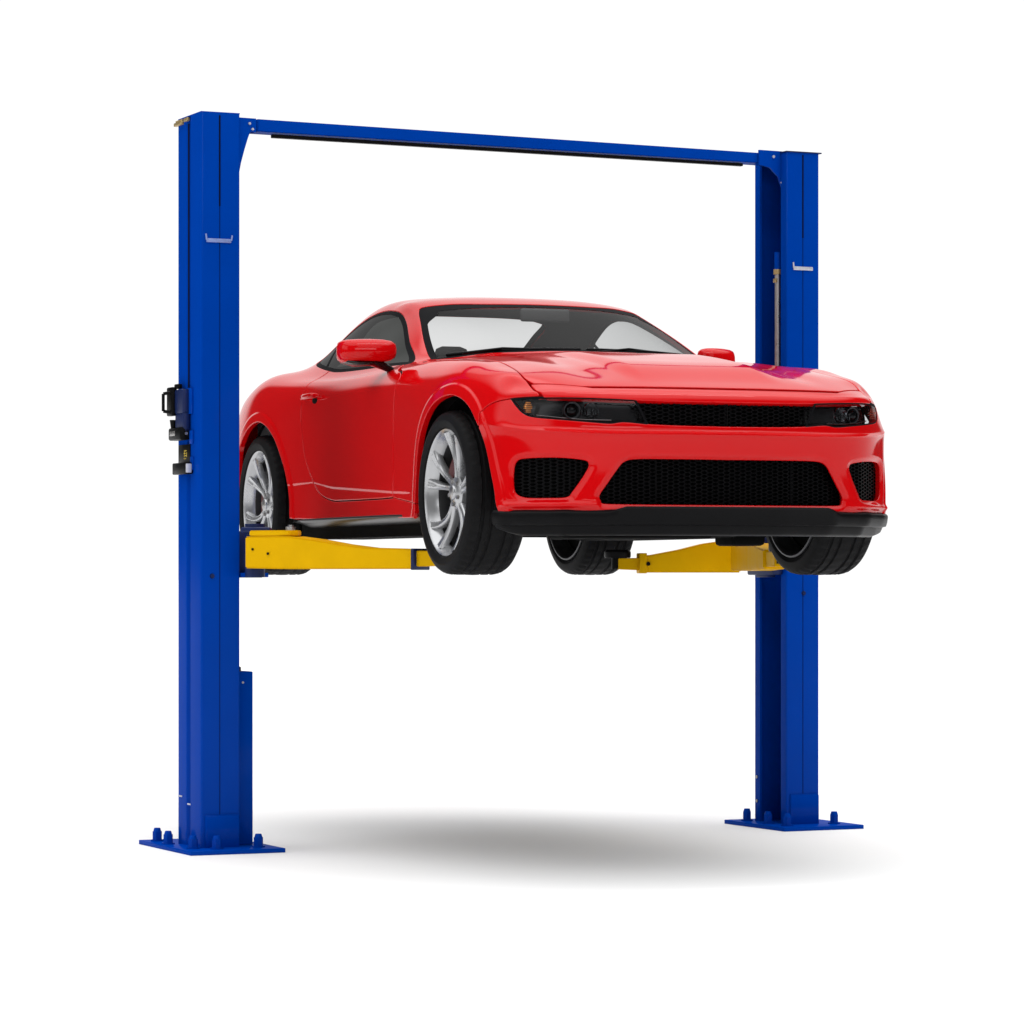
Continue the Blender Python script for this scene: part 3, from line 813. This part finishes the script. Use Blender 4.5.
mb = MB(); T = Matrix.Translation((.28, .36, .84)) @ Matrix.Rotation(math.radians(-65), 4, 'Y')
mb.lathe([(.185+.014*math.cos(a), .014*math.sin(a)) for a in np.linspace(0, 2*PI, 9)], 36, T, 'z')
mb.box((-.02, -.18, -.012), (.02, .18, .012), T, bev=.005); mb.box((-.19, -.02, -.012), (0, .02, .012), T, bev=.005); mb.box((-.06, -.07, -.02), (.06, .07, .02), T, bev=.01)
mb.build('steering_wheel', M['cabin'], car)
soft('rear_view_mirror', [((.10, -.12, 1.165), (.125, .12, 1.225), 0)], M['cabin'], car, .01)

# ---- wheels
TR, TW = .345, .130
def make_wheel():
    root = empty('wheel', parent=car)
    # +y = outer face, wheel centre at the origin
    mb = MB(); n = 144
    prof = [(.262, -.112), (.268, -.122), (.290, -.132), (.315, -.130), (.331, -.120), (.340, -.106), (.3432, -.09)]
    tread = [(-.083, 0), (-.077, .008), (-.068, .008), (-.064, 0), (-.042, 0), (-.038, .008), (-.028, .008), (-.024, 0), (.0, -.0005), (.024, 0), (.028, .008), (.038, .008), (.042, 0), (.064, 0), (.068, .008), (.077, .008), (.083, 0)]
    prof += [(TR-.0006*(abs(d)/.08)-g, d) for d, g in tread]
    prof += [(.3432, .09), (.340, .106), (.331, .120), (.322, .1262), (.320, .1275), (.305, .1315), (.303, .1325), (.292, .132), (.272, .126), (.2680, .118), (.2675, .100)]
    verts = []; k = len(prof)
    for i in range(n):
        a = 2*PI*i/n
        for r, d in prof:
            q = 0
            if .084 < abs(d) < .118 and i % 3 == 0: q = .0055
            elif abs(d) < .084 and r > .34 and i % 4 == (0 if d > 0 else 2): q = .0035
            rr = r-q; verts.append((rr*math.cos(a), d, rr*math.sin(a)))
    f = [(i*k+j, i*k+j+1, ((i+1) % n)*k+j+1, ((i+1) % n)*k+j) for i in range(n) for j in range(k-1)]
    mb.add(verts, f); mb.build('tyre', M['rubber'], root, angle=28)
    mb = MB()
    mb.lathe([(.262, -.112), (.270, -.118), (.262, -.10), (.235, -.07), (.228, .0), (.236, .066)], 96)
    barrel = mb.build('barrel', M['barrel'], root, angle=40)
    mb = MB(); mb.lathe([(.234, -.075), (.250, -.115), (.256, -.130), (.262, -.134), (.269, -.132), (.270, -.124)], 96); mb.build('inner_lip', M['disc'], root)
    mb = MB(); mb.lathe([(.236, .066), (.243, .088), (.252, .098), (.2545, .104), (.262, .1165), (.2655, .1190), (.2670, .1165), (.2655, .108)], 144)
    rim = mb.build('rim', M['silver'], root, angle=40)
    # twin-blade spokes: five pairs, each blade lofted from the hub to the barrel with a curl
    for g in range(5):
        mb = MB()
        a0 = PI/2+g*2*PI/5+.12
        for sgn in (-1, 1):
            st = []
            for t in np.linspace(0, 1, 12):
                r = .045+(.252-.045)*t
                ang = a0+sgn*(.20*(1-t)**1.6*.6+.055+.215*t**1.6)-.10*math.sin(t*PI)
                half = .0150*(1-.22*math.sin(t*PI))+.008*t**3            # half width
                top_ = .074+.034*t**1.1-.016*math.sin(t*PI)          # dish
                st.append((r, ang, half, top_))
            vs_ = []
            for r, ang, hw, tp in st:
                c, s = math.cos(ang), math.sin(ang); tx, tz = -s, c
                prof_ = [(-hw, -.030), (-hw, -.006), (-hw*.72, .001), (-hw*.1*sgn-.3*hw, .0035*1), (hw*.1, -.001), (hw*.72, .001), (hw, -.006), (hw, -.030)]
                for w_, dz in prof_: vs_.append((r*c+w_*tx, tp+dz, r*s+w_*tz))
            m_ = 8; f = [(i*m_+j, i*m_+(j+1) % m_, (i+1)*m_+(j+1) % m_, (i+1)*m_+j) for i in range(len(st)-1) for j in range(m_)]
            mb.add(vs_, f)
        mb.build('spoke', M['silver'], rim, angle=50)
    mb = MB(); mb.lathe([(.0, .094), (.026, .094), (.030, .091), (.032, .084), (.040, .080), (.060, .077), (.070, .068), (.072, .045)], 40)
    mb.build('hub', M['silver'], rim, angle=40)
    mb = MB(); mb.lathe([(.0, .0975), (.018, .097), (.0235, .0945), (.0235, .09)], 28); mb.build('hub_cap', M['steel'], rim)
    mb = MB()
    for g in range(5):
        a = PI/2+g*2*PI/5+.12+PI/5; mb.cyl((.05*math.cos(a), .070, .05*math.sin(a)), (.05*math.cos(a), .088, .05*math.sin(a)), .010, .009, 6)
    mb.build_each('lug_nut', M['steel'], rim)
    mb = MB(); mb.lathe([(.06, .035), (.165, .035), (.165, .010), (.06, .010)], 64)
    mb.lathe([(.0, .045), (.08, .045), (.085, .035)], 40); mb.build('brake_disc', M['disc'], root)
    mb = MB(); mb.lathe([(.105, -.02), (.105, .055), (.16, .058), (.178, .05), (.178, -.02)], 14, None, 'y', a0=.5, a1=1.5); mb.build('brake_caliper', M['caliper'], root)
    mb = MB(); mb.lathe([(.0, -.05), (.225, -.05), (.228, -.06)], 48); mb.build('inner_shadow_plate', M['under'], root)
    return root
wh = make_wheel()
first = True
for x, s_, a in ((1.335, -1, .0), (1.335, 1, .5), (-1.405, -1, .9), (-1.405, 1, .3)):
    w_ = wh if first else copy_tree(wh, car); first = False
    w_.location = (x, s_*(.838 if (x < 0 and s_ > 0) else .803), TR); w_['group'] = 'wheels of the red coupe'
    w_.rotation_euler = (0, a, 0) if s_ > 0 else (0, a, PI)
car_wheels = True

# =====================================================================================  THE LIFT
LC = Vector((-.0, 16.34, 0)); LD = Vector((2.749, 1.52, 0)).normalized(); LANG = math.atan2(LD.y, LD.x)
lift = empty('car_lift', LC, 0); tag(lift, 'blue two-post hydraulic car lift with yellow arms holding up the red coupe', 'car lift')
H = 3.335; PW, PD = .093, .16       # half width (across), half depth
def post(side, wx, wy, rz):
    """local: +x = inward (towards the car) for both after mirroring with side; y = depth"""
    root_loc = Vector((wx, wy, 0))-LC
    s = side  # -1 left post (inner side is +x), +1 right post (inner side is -x)
    i = -s
    T = Matrix.Translation(root_loc) @ Matrix.Rotation(rz, 4, 'Z')
    def fin(mb, name, m, parent, **k):
        bmesh.ops.transform(mb.bm, matrix=T, verts=mb.bm.verts); return mb.build(name, m, parent, **k)
    t = .012
    mb = MB()
    # folded C column: front flange (towards camera) with return lip, web on the outer side, back flange with lip
    sec = [(i*PW, -PD+.055), (i*PW, -PD), (-i*PW, -PD)]
    if s < 0: sec += [(-i*PW, PD-.175), (-i*PW+i*.022, PD-.160), (-i*PW+i*.022, PD-.135), (-i*PW, PD-.120)]
    sec += [(-i*PW, PD), (i*PW, PD), (i*PW, PD-.055)]
    rad = .010
    pts = []
    for k, p in enumerate(sec):
        if k in (0, len(sec)-1): pts.append(Vector(p)); continue
        a, b, c = Vector(sec[k-1]), Vector(p), Vector(sec[k+1]); u = (a-b).normalized(); v = (c-b).normalized()
        rr = rad if abs(u.dot(v)) < .2 else .003
        for q in range(5):
            tt = q/4; pts.append(b+u*rr*(1-tt)**2+v*rr*tt**2)
    # outline with thickness
    nrm = []
    for k in range(len(pts)):
        a = pts[max(0, k-1)]; b = pts[min(len(pts)-1, k+1)]; d = (b-a).normalized(); nrm.append(Vector((-d.y, d.x)))
    cen = Vector((0, 0)); flip = 1
    if (cen-pts[8]).dot(nrm[8]) < 0: flip = -1
    inner_ = [p+n_*flip*t for p, n_ in zip(pts, nrm)]
    ring = pts+inner_[::-1]
    n_ = len(ring); vs_ = [(p.x, p.y, z) for z in (.012, H) for p in ring]
    f = [(k, (k+1) % n_, n_+(k+1) % n_, n_+k) for k in range(n_)]
    half = len(pts)
    for q in range(half-1): f.append((q, q+1, n_-2-q, n_-1-q)); f.append((n_+q, n_+n_-1-q, n_+n_-2-q, n_+q+1))
    mb.add(vs_, f)
    p = fin(mb, 'post', M['blue'], lift, angle=25)
    # seam groove + welded bracket + bolt on the front flange
    mb = MB(); sx_ = (-.004 if s < 0 else .0) ; y = -PD-.0015
    mb.box((sx_-.0035, y, H-.42), (sx_+.0035, y+.003, H-.01)); mb.box((sx_-.0012, y, .168), (sx_+.0012, y+.003, H-.42)); fin(mb, 'seam', M['under'], p)
    mb = MB(); mb.box((sx_-.002, y+.0015, .24), (PW-.006 if s < 0 else PW-.004, y+.004-.003, H-.58)) if False else None
    zb = H-.575 if s < 0 else H-.57
    mb.box((-.068 if s < 0 else -.055, y-.004, zb-.010), (.050 if s < 0 else .055, y+.002, zb+.008), bev=.002)
    mb.cyl((-.068 if s < 0 else -.055, y-.004, zb), (-.072 if s < 0 else -.058, y-.006, zb+.028), .004, n=8)
    if s < 0: mb.cyl((.050, y-.004, zb), (.053, y-.006, zb+.024), .004, n=8)
    fin(mb, 'hanger_bracket', M['bracket_blue'] if s < 0 else M['paint_white'], p)
    mb = MB(); mb.cyl((-.040 if s < 0 else .004, y+.002, 1.245 if s < 0 else 1.16), (-.040 if s < 0 else .004, y-.007, 1.245 if s < 0 else 1.16), .012, .009, 12); fin(mb, 'bolt', M['bluedark'], p)
    # foot reinforcement
    mb = MB(); mb.box((-PW+.018, -PD-.012, .012), (PW-.006, -PD+.001, .165), bev=.006)
    fin(mb, 'foot_plate', M['blue'], p)
    mb = MB()
    for zz in (.165,): mb.box((-PW+.02, -PD-.009, zz-.001), (PW-.01, -PD, zz+.004), bev=.001)
    fin(mb, 'weld_bead', M['blue'], p)
    # base plate
    mb = MB()
    x0, x1 = (-.195, .255) if s < 0 else (-.205, .245)
    mb.box((x0, -.315, 0), (x1, .42, .02), bev=.003) if s < 0 else mb.box((x0, -.335, 0), (x1, .27, .02), bev=.003)
    bp = fin(mb, 'base_plate', M['blue'], p)
    bl = [(-.135, .33), (-.150, .13), (-.135, -.17), (-.045, -.235), (.165, -.205), (.20, .30)] if s < 0 else [(-.13, .17), (-.14, -.06), (-.135, -.24), (.10, .21), (.155, -.20)]
    for bx_, by_ in bl:
        mb = MB(); mb.cyl((bx_, by_, .02), (bx_, by_, .026), .030, .030, 20); mb.cyl((bx_, by_, .026), (bx_, by_, .064), .0225, .0225, 6)
        mb.cyl((bx_, by_, .064), (bx_, by_, .080), .019, .014, 12); fin(mb, 'anchor_bolt', M['blue'], bp)
    # top cap
    mb = MB()
    if s > 0: mb.box((-PW-.004, -PD-.006, H), (PW+.012, PD+.004, H+.006), bev=.001)
    else: mb.box((-PW, -PD, H), (PW, PD, H+.005), bev=.001)
    fin(mb, 'top_cap', M['bluedark'] if s > 0 else M['blue'], p)
    return p, T, fin
postL, TL, finL = post(-1, -1.382, 15.62, math.radians(24.5))
postR, TR_, finR = post(1, 1.368, 17.08, math.radians(25.5))

# left post details ------------------------------------------------
mb = MB()
mb.box((-PW-.014, .075, H-.028), (-PW+.004, PD+.02, H-.012), bev=.002); mb.box((-PW-.010, .005, H-.020), (-PW+.004, .055, H-.004), bev=.002)
for k in range(5): mb.cyl((-PW-.006, .085+.018*k, H-.012), (-PW-.006, .085+.018*k, H-.004), .006, n=8)
finL(mb, 'cable_anchor', M['brass'], postL)
mb = MB(); mb.box((PW+.004, -.06, .02), (PW+.100, .10, .81), bev=.006); cg = finL(mb, 'cylinder_guard', M['blue'], postL)
mb = MB(); mb.box((PW+.002, -.04, .81), (PW+.050, .07, .832), bev=.004); finL(mb, 'guard_cap', M['trim'], cg)
mb = MB(); mb.cyl((PW+.05, -.060, .76), (PW+.05, -.064, .76), .005); finL(mb, 'bolt', M['steel'], cg)
QL = Matrix.Translation((-PW, 0, 1.985)) @ Matrix.Diagonal((.80, 1, .88, 1)) @ Matrix.Translation((PW, 0, -1.96))
def finQ(mb, name, m, parent):
    bmesh.ops.transform(mb.bm, matrix=QL, verts=mb.bm.verts); return finL(mb, name, m, parent)
# power-unit / safety lock on the outer face
mb = MB()
xo = -PW; yb = .02
mb.box((xo-.050, -.02, 1.96), (xo-.001, .125, 2.085), bev=.010)
mb.box((xo-.046, -.02, 1.855), (xo-.001, .10, 1.965), bev=.012)
lock = finQ(mb, 'safety_lock', M['bluedark'], postL)
mb = MB(); mb.box((xo-.012, -.055, 1.955), (xo+.001, .0, 2.09), bev=.003); mb.box((xo-.012, -.065, 1.80), (xo+.001, -.025, 1.87), bev=.003); mb.box((xo-.010, -.065, 1.665), (xo+.001, -.03, 1.735), bev=.003); mb.build_each('lock_bracket', M['blue'], lock, TL @ QL)
mb = MB(); mb.tube([(xo-.048, .10, 2.075), (xo-.105, .12, 2.065), (xo-.105, .12, 1.975), (xo-.048, .10, 1.965)], .009, 10)
mb.box((xo-.070, .085, 1.95), (xo-.035, .16, 2.10), bev=.008); mb.box((xo-.045, .06, 2.09), (xo-.015, .11, 2.115), bev=.005)
mb.cyl((xo-.045, .12, 1.93), (xo-.045, .12, 1.875), .020, .012); mb.box((xo-.065, -.02, 1.822), (xo-.002, .15, 1.888), bev=.012)
finQ(mb, 'release_handle', M['trim'], lock)
mb = MB(); mb.box((xo-.068, .05, 1.845), (xo-.064, .12, 1.870), bev=.002); mb.cyl((xo-.030, -.021, 1.855), (xo-.030, -.030, 1.855), .008); mb.build_each('lock_pin', M['steel'], lock, TL @ QL)
mb = MB(); mb.box((xo-.006, -.02, 1.705), (xo-.001, .14, 1.80), bev=.002); mb.box((xo-.048, -.055, 1.645), (xo-.001, .13, 1.705), bev=.006)
ctl = finQ(mb, 'control_box', M['trim'], lock)
mb = MB(); mb.box((xo-.046, -.061, 1.652), (xo-.012, -.0555, 1.698), bev=.002); finQ(mb, 'control_plate', M['paint_white'], ctl)
mb = MB()
for k, (a, b, c, d) in enumerate([(.02, 1.765, .055, 1.770), (.035, 1.752, .06, 1.757), (.02, 1.740, .045, 1.745), (.05, 1.735, .055, 1.770), (.018, 1.735, .023, 1.760), (.03, 1.725, .06, 1.729)]):
    mb.box((xo-.008, a, b), (xo-.0065, c, d))
finQ(mb, 'yellow_marking', M['marking'], ctl)
mb = MB(); mb.cyl((xo+.010, .035, 2.09), (xo+.010, .035, H-.03), .004, n=8); finL(mb, 'lock_cable', M['trim'], lock)
# bits of bare metal round the foot
mb = MB(); mb.box((xo-.003, -.02, .205), (xo, .02, .212)); mb.box((xo-.003, .10, .235), (xo, .135, .242)); mb.build_each('bare_mark', M['paint_white'], postL, TL)

# right post: hydraulic cylinder in the open channel
mb = MB(); mb.cyl((-.080, -.052, 1.62), (-.080, -.052, 2.74), .015, n=24); cyl = finR(mb, 'hydraulic_cylinder', M['steel'], postR)
mb = MB(); mb.cyl((-.080, -.052, 2.74), (-.080, -.052, 2.765), .022, n=16); mb.box((-.098, -.065, 2.70), (-.088, -.035, 2.72), bev=.002); finR(mb, 'brass_fitting', M['brass'], cyl)
mb = MB(); mb.cyl((-.080, -.052, 2.765), (-.080, -.052, 2.85), .017, n=16); finR(mb, 'cylinder_head', M['blue'], cyl)
mb = MB()
for k in range(4): mb.cyl((-PW-.001, PD-.03-.0*k, .12), (-PW-.006, PD-.03, .12), .008, n=10)
mb.cyl((-PW-.001, PD-.03, .24), (-PW-.006, PD-.03, .24), .008, n=10); finR(mb, 'small_bolt', M['steel'], postR)

# crossbeam --------------------------------------------------------
def wpt(px, py, Zd): return Vector(((px-512)*Zd/3428, Zd, 1.25+(575-py)*Zd/3428))-LC
A_, B_ = Vector((-1.20, 15.63, 0))-LC, Vector((1.30, 17.01, 0))-LC
dirb = (B_-A_).normalized(); perp = Vector((-dirb.y, dirb.x, 0))
def beambox(mb, a, b, z0a, z1a, z0b, z1b, w0, w1, bev=.0):
    vs_ = []
    for p, z0, z1 in ((a, z0a, z1a), (b, z0b, z1b)):
        for w_ in (w0, w1):
            for z in (z0, z1): q = p+perp*w_; vs_.append((q.x, q.y, z))
    b_ = bmesh.new(); v = [b_.verts.new(x) for x in vs_]
    for f in ((0, 1, 3, 2), (4, 6, 7, 5), (0, 4, 5, 1), (2, 3, 7, 6), (0, 2, 6, 4), (1, 5, 7, 3)): b_.faces.new([v[i] for i in f])
    bmesh.ops.recalc_face_normals(b_, faces=b_.faces)
    if bev: bmesh.ops.bevel(b_, geom=list(b_.edges), offset=bev, segments=2, affect='EDGES')
    mb.merge(b_)
mb = MB(); beambox(mb, A_+dirb*.02, B_, 3.268, 3.325, 3.283, 3.333, -.05, .05, .004)
beam = mb.build('crossbeam', M['blue'], lift)
mb = MB(); beambox(mb, A_+dirb*.10, B_-dirb*.21, 3.245, 3.262, 3.262, 3.277, -.045, -.02, .002); mb.build('shutoff_bar', M['trim'], beam)
mb = MB(); pts = [(0, 3.325), (.085, 3.325), (.085, 3.264), (.055, 3.262), (.043, 3.23), (.027, 3.18), (.010, 3.12), (0, 3.07)]
vs_ = []
def gus(o, d, pts, w0, w1, name, par):
    mb = MB(); b_ = bmesh.new(); L0 = [b_.verts.new(o+d*p[0]+perp*w0+Vector((0, 0, p[1]))) for p in pts]; L1 = [b_.verts.new(o+d*p[0]+perp*w1+Vector((0, 0, p[1]))) for p in pts]
    b_.faces.new(L0); b_.faces.new(L1[::-1]); n = len(pts)
    for k in range(n): b_.faces.new((L0[k], L1[k], L1[(k+1) % n], L0[(k+1) % n]))
    bmesh.ops.recalc_face_normals(b_, faces=b_.faces); mb.merge(b_); return mb.build(name, M['blue'], par)
gl_ = gus(A_-dirb*.075, dirb, pts, -.058, -.048, 'gusset', beam)
gus(A_-dirb*.075, dirb, pts, .048, .058, 'gusset', beam)
pts2 = [(0, 3.345), (-.16, 3.345), (-.16, 3.272), (-.10, 3.262), (-.05, 3.22), (-.02, 3.15), (-.008, 3.05), (0, 3.0)]
gr_ = gus(B_+dirb*.03, dirb, pts2, -.068, -.056, 'gusset', beam)
for o, d_, z in ((A_-dirb*.075+dirb*.05, -.060, 3.30), (A_-dirb*.075+dirb*.065, -.060, 3.275)):
    mb = MB(); q = o+perp*d_; mb.cyl((q.x, q.y, z), (q.x-perp.x*.008, q.y-perp.y*.006, z), .006, n=10); mb.build('bolt', M['paint_white'], gl_)
for dx_, z in ((-.08, 3.315), (-.03, 3.19)):
    mb = MB(); q = B_+dirb*(.03+dx_)-perp*.07; mb.cyl((q.x, q.y, z), (q.x-perp.x*.006, q.y-perp.y*.006, z), .007, n=10); mb.build('bolt', M['paint_white'], gr_)

# carriages and swing arms -----------------------------------------
def car_pt(x, y, z=0):
    r = math.atan2(-.935, .354); c, s = math.cos(r), math.sin(r)
    return Vector((.1115+x*c-y*s, 15.895+x*s+y*c, 1.25+z))-LC
def arm(name, p0, p1, prof, w0, w1, parent, joint=.80, pad=True, hookm='bluedark'):
    """prof: list of (t, zbottom, ztop) along the arm; w0,w1 half widths"""
    d = (p1-p0); d.z = 0; L_ = d.length; d.normalize(); q = Vector((-d.y, d.x, 0))
    def seg(ts, wa, wb, shrink, m, nm, par, bev=.006):
        b_ = bmesh.new(); rings = []
        for t, z0, z1 in ts:
            w_ = wa+(wb-wa)*t; c = p0+d*L_*t
            rings.append([b_.verts.new((c.x+q.x*a, c.y+q.y*a, z)) for a, z in ((-w_, z0+shrink), (w_, z0+shrink), (w_, z1-shrink), (-w_, z1-shrink))])
        for r0, r1 in zip(rings[:-1], rings[1:]):
            for k in range(4): b_.faces.new((r0[k], r0[(k+1) % 4], r1[(k+1) % 4], r1[k]))
        b_.faces.new(rings[0][::-1]); b_.faces.new(rings[-1]); bmesh.ops.recalc_face_normals(b_, faces=b_.faces)
        if bev: bmesh.ops.bevel(b_, geom=[e for e in b_.edges if e.calc_face_angle(0) > .6], offset=bev, segments=2, affect='EDGES')
        mb = MB(); mb.merge(b_); return mb.build(nm, m, par)
    main = seg([p for p in prof if p[0] <= joint+1e-6], w0, w1, 0, M['yellow'], name, parent)
    tl = [p for p in prof if p[0] >= joint-1e-6]
    tl = [(joint-.12, tl[0][1], tl[0][2])]+tl[1:]
    ext = seg(tl, w0*.78, w1*.78, .008, M['yellow'], 'arm_extension', main, .003)
    if pad:
        e = p0+d*L_; z1 = prof[-1][2]
        mb = MB(); mb.cyl((e.x, e.y, z1-.06), (e.x, e.y, z1-.005), .03); mb.lathe([(.0, 0), (.062, 0), (.066, .008), (.066, .03), (.058, .04), (0, .04)], 28, Matrix.Translation((e.x, e.y, z1-.006)), 'z'); mb.build('lifting_pad', M['trim'], main)
    return main, p0, d, q, L_
Z0 = 1.25
RZ_ = 0
# near front arm (long bright one)
pA0 = Vector((-1.155, 15.40, 0))-LC; pA1 = car_pt(.86, -.74)
near, a0, ad, aq, aL = arm('lift_arm', pA0, pA1, [(0, Z0+.030, Z0+.172), (.10, Z0+.028, Z0+.174), (.22, Z0+.026, Z0+.172), (.34, Z0+.026, Z0+.158), (.48, Z0+.026, Z0+.136), (.62, Z0+.026, Z0+.120), (.86, Z0+.026, Z0+.113), (.92, Z0+.03, Z0+.113), (1, Z0+.034, Z0+.113)], .075, .05, lift, joint=.86)
near['label'] = 'long bright yellow front arm with dark pivot and welded side plate'
# near rear arm
pB0 = Vector((-1.19, 15.75, 0))-LC; pB1 = car_pt(-.80, -.72)
arm('lift_arm', pB0, pB1, [(0, Z0+.035, Z0+.150), (.4, Z0+.035, Z0+.135), (.8, Z0+.035, Z0+.11), (1, Z0+.04, Z0+.11)], .07, .05, lift, joint=.8)
# far arms
pC0 = Vector((1.14, 16.78, 0))-LC; pC1 = car_pt(.96, .81)
arm('lift_arm', pC0, pC1, [(0, Z0+.020, Z0+.155), (.4, Z0+.020, Z0+.15), (.8, Z0+.028, Z0+.115), (1, Z0+.03, Z0+.11)], .07, .05, lift, joint=.8)
pD0 = Vector((1.12, 16.96, 0))-LC; pD1 = car_pt(-.80, .74)
far, f0, fd, fq, fL = arm('lift_arm', pD0, pD1, [(0, Z0+.012, Z0+.165), (.18, Z0+.012, Z0+.165), (.30, Z0+.012, Z0+.155), (.5, Z0+.012, Z0+.125), (.72, Z0+.012, Z0+.10), (.80, Z0+.012, Z0+.095), (1, Z0+.02, Z0+.09)], .075, .05, lift, joint=.80)
# upper pivot plates, pins and marks on the near arm
z1 = Z0+.175
mb = MB(); b_ = bmesh.new()
c0 = a0+ad*.02
outl = [(.02, -.07), (.09, -.072), (.17, -.068), (.23, -.05), (.25, -.01), (.23, .04), (.12, .07), (.02, .07)]
lo_ = [b_.verts.new((a0.x+ad.x*u+aq.x*v, a0.y+ad.y*u+aq.y*v, z1-.001)) for u, v in outl]; hi_ = [b_.verts.new((a0.x+ad.x*u+aq.x*v, a0.y+ad.y*u+aq.y*v, z1+.024)) for u, v in outl]
b_.faces.new(lo_[::-1]); b_.faces.new(hi_)
for k in range(8): b_.faces.new((lo_[k], lo_[(k+1) % 8], hi_[(k+1) % 8], hi_[k]))
bmesh.ops.recalc_face_normals(b_, faces=b_.faces); bmesh.ops.bevel(b_, geom=list(b_.edges), offset=.004, segments=2, affect='EDGES'); mb.merge(b_)
piv = mb.build('pivot_plate', M['yellow'], near)
mb = MB(); q = a0+ad*.215-aq*.02; mb.cyl((q.x, q.y, z1+.02), (q.x, q.y, z1+.040), .022, n=14); mb.cyl((q.x, q.y, z1+.04), (q.x, q.y, z1+.048), .012, n=6); mb.build('pivot_bolt', M['steel'], near)
mb = MB(); q = a0-ad*.0; mb.cyl((q.x-.0, q.y, Z0-.01), (q.x, q.y, z1+.055), .045, n=24); mb.box((q.x-.06, q.y-.07, z1+.012), (q.x+.075, q.y+.04, z1+.040), bev=.012); mb.build('pivot_pin', M['bluedark'], near)
for u, zz in ((.045, .115), (.13, .095)):
    mb = MB(); q = a0+ad*u-aq*(.0745); mb.cyl((q.x, q.y, Z0+zz), (q.x-aq.x*.004, q.y-aq.y*.004, Z0+zz), .006, n=12); mb.build('rivet', M['trim'], near)
mb = MB(); q = a0+ad*(aL*.86); mb.box((-.009, -.062, .022), (.009, .062, .115), Matrix.Translation((q.x, q.y, Z0)) @ Matrix.Rotation(math.atan2(ad.y, ad.x), 4, 'Z'), bev=.004); mb.build('arm_stop', M['bluedark'], near)
# far arm marks
mb = MB(); q = f0+fd*(fL*.80); mb.box((-.018, -.066, .008), (.018, .066, .108), Matrix.Translation((q.x, q.y, Z0)) @ Matrix.Rotation(math.atan2(fd.y, fd.x), 4, 'Z'), bev=.004); mb.build('arm_stop', M['yellow'], far)
mb = MB(); q = f0+fd*(fL*.76); mb.cyl((q.x+fq.x*.07, q.y+fq.y*.07, Z0+.055), (q.x+fq.x*.06, q.y+fq.y*.06, Z0+.055), .01, n=12); mb.build('rivet', M['trim'], far)
# carriages wrapped round the posts
for T, fin, sgn, par in ((TL, finL, 1, postL), (TR_, finR, -1, postR)):
    mb = MB(); xi = sgn*PW
    lo_x, hi_x = sorted((xi+sgn*.003, xi+sgn*.060))
    mb.box((lo_x, -.13, Z0-.02), (hi_x, .13, Z0+.55), bev=.008) if sgn < 0 and False else mb.box((lo_x, -.13, Z0+.0), (hi_x, .13, Z0+.20), bev=.008)
    lo_x, hi_x = sorted((xi+sgn*.003, xi+sgn*(.11 if sgn > 0 else .05))); v_ = .16 if sgn > 0 else .06; mb.box((lo_x, -v_, Z0-.012), (hi_x, v_, Z0+.008), bev=.004)
    c = fin(mb, 'carriage', M['bluedark'], par)
    mb = MB(); lo_x, hi_x = sorted((xi+sgn*.003, xi+sgn*(.12 if sgn > 0 else .03))); mb.box((lo_x, -.21, Z0-.010), (hi_x, -.12, Z0+.010), bev=.004); fin(mb, 'carriage_lug', M['blue'], c) if sgn > 0 else mb.bm.free()
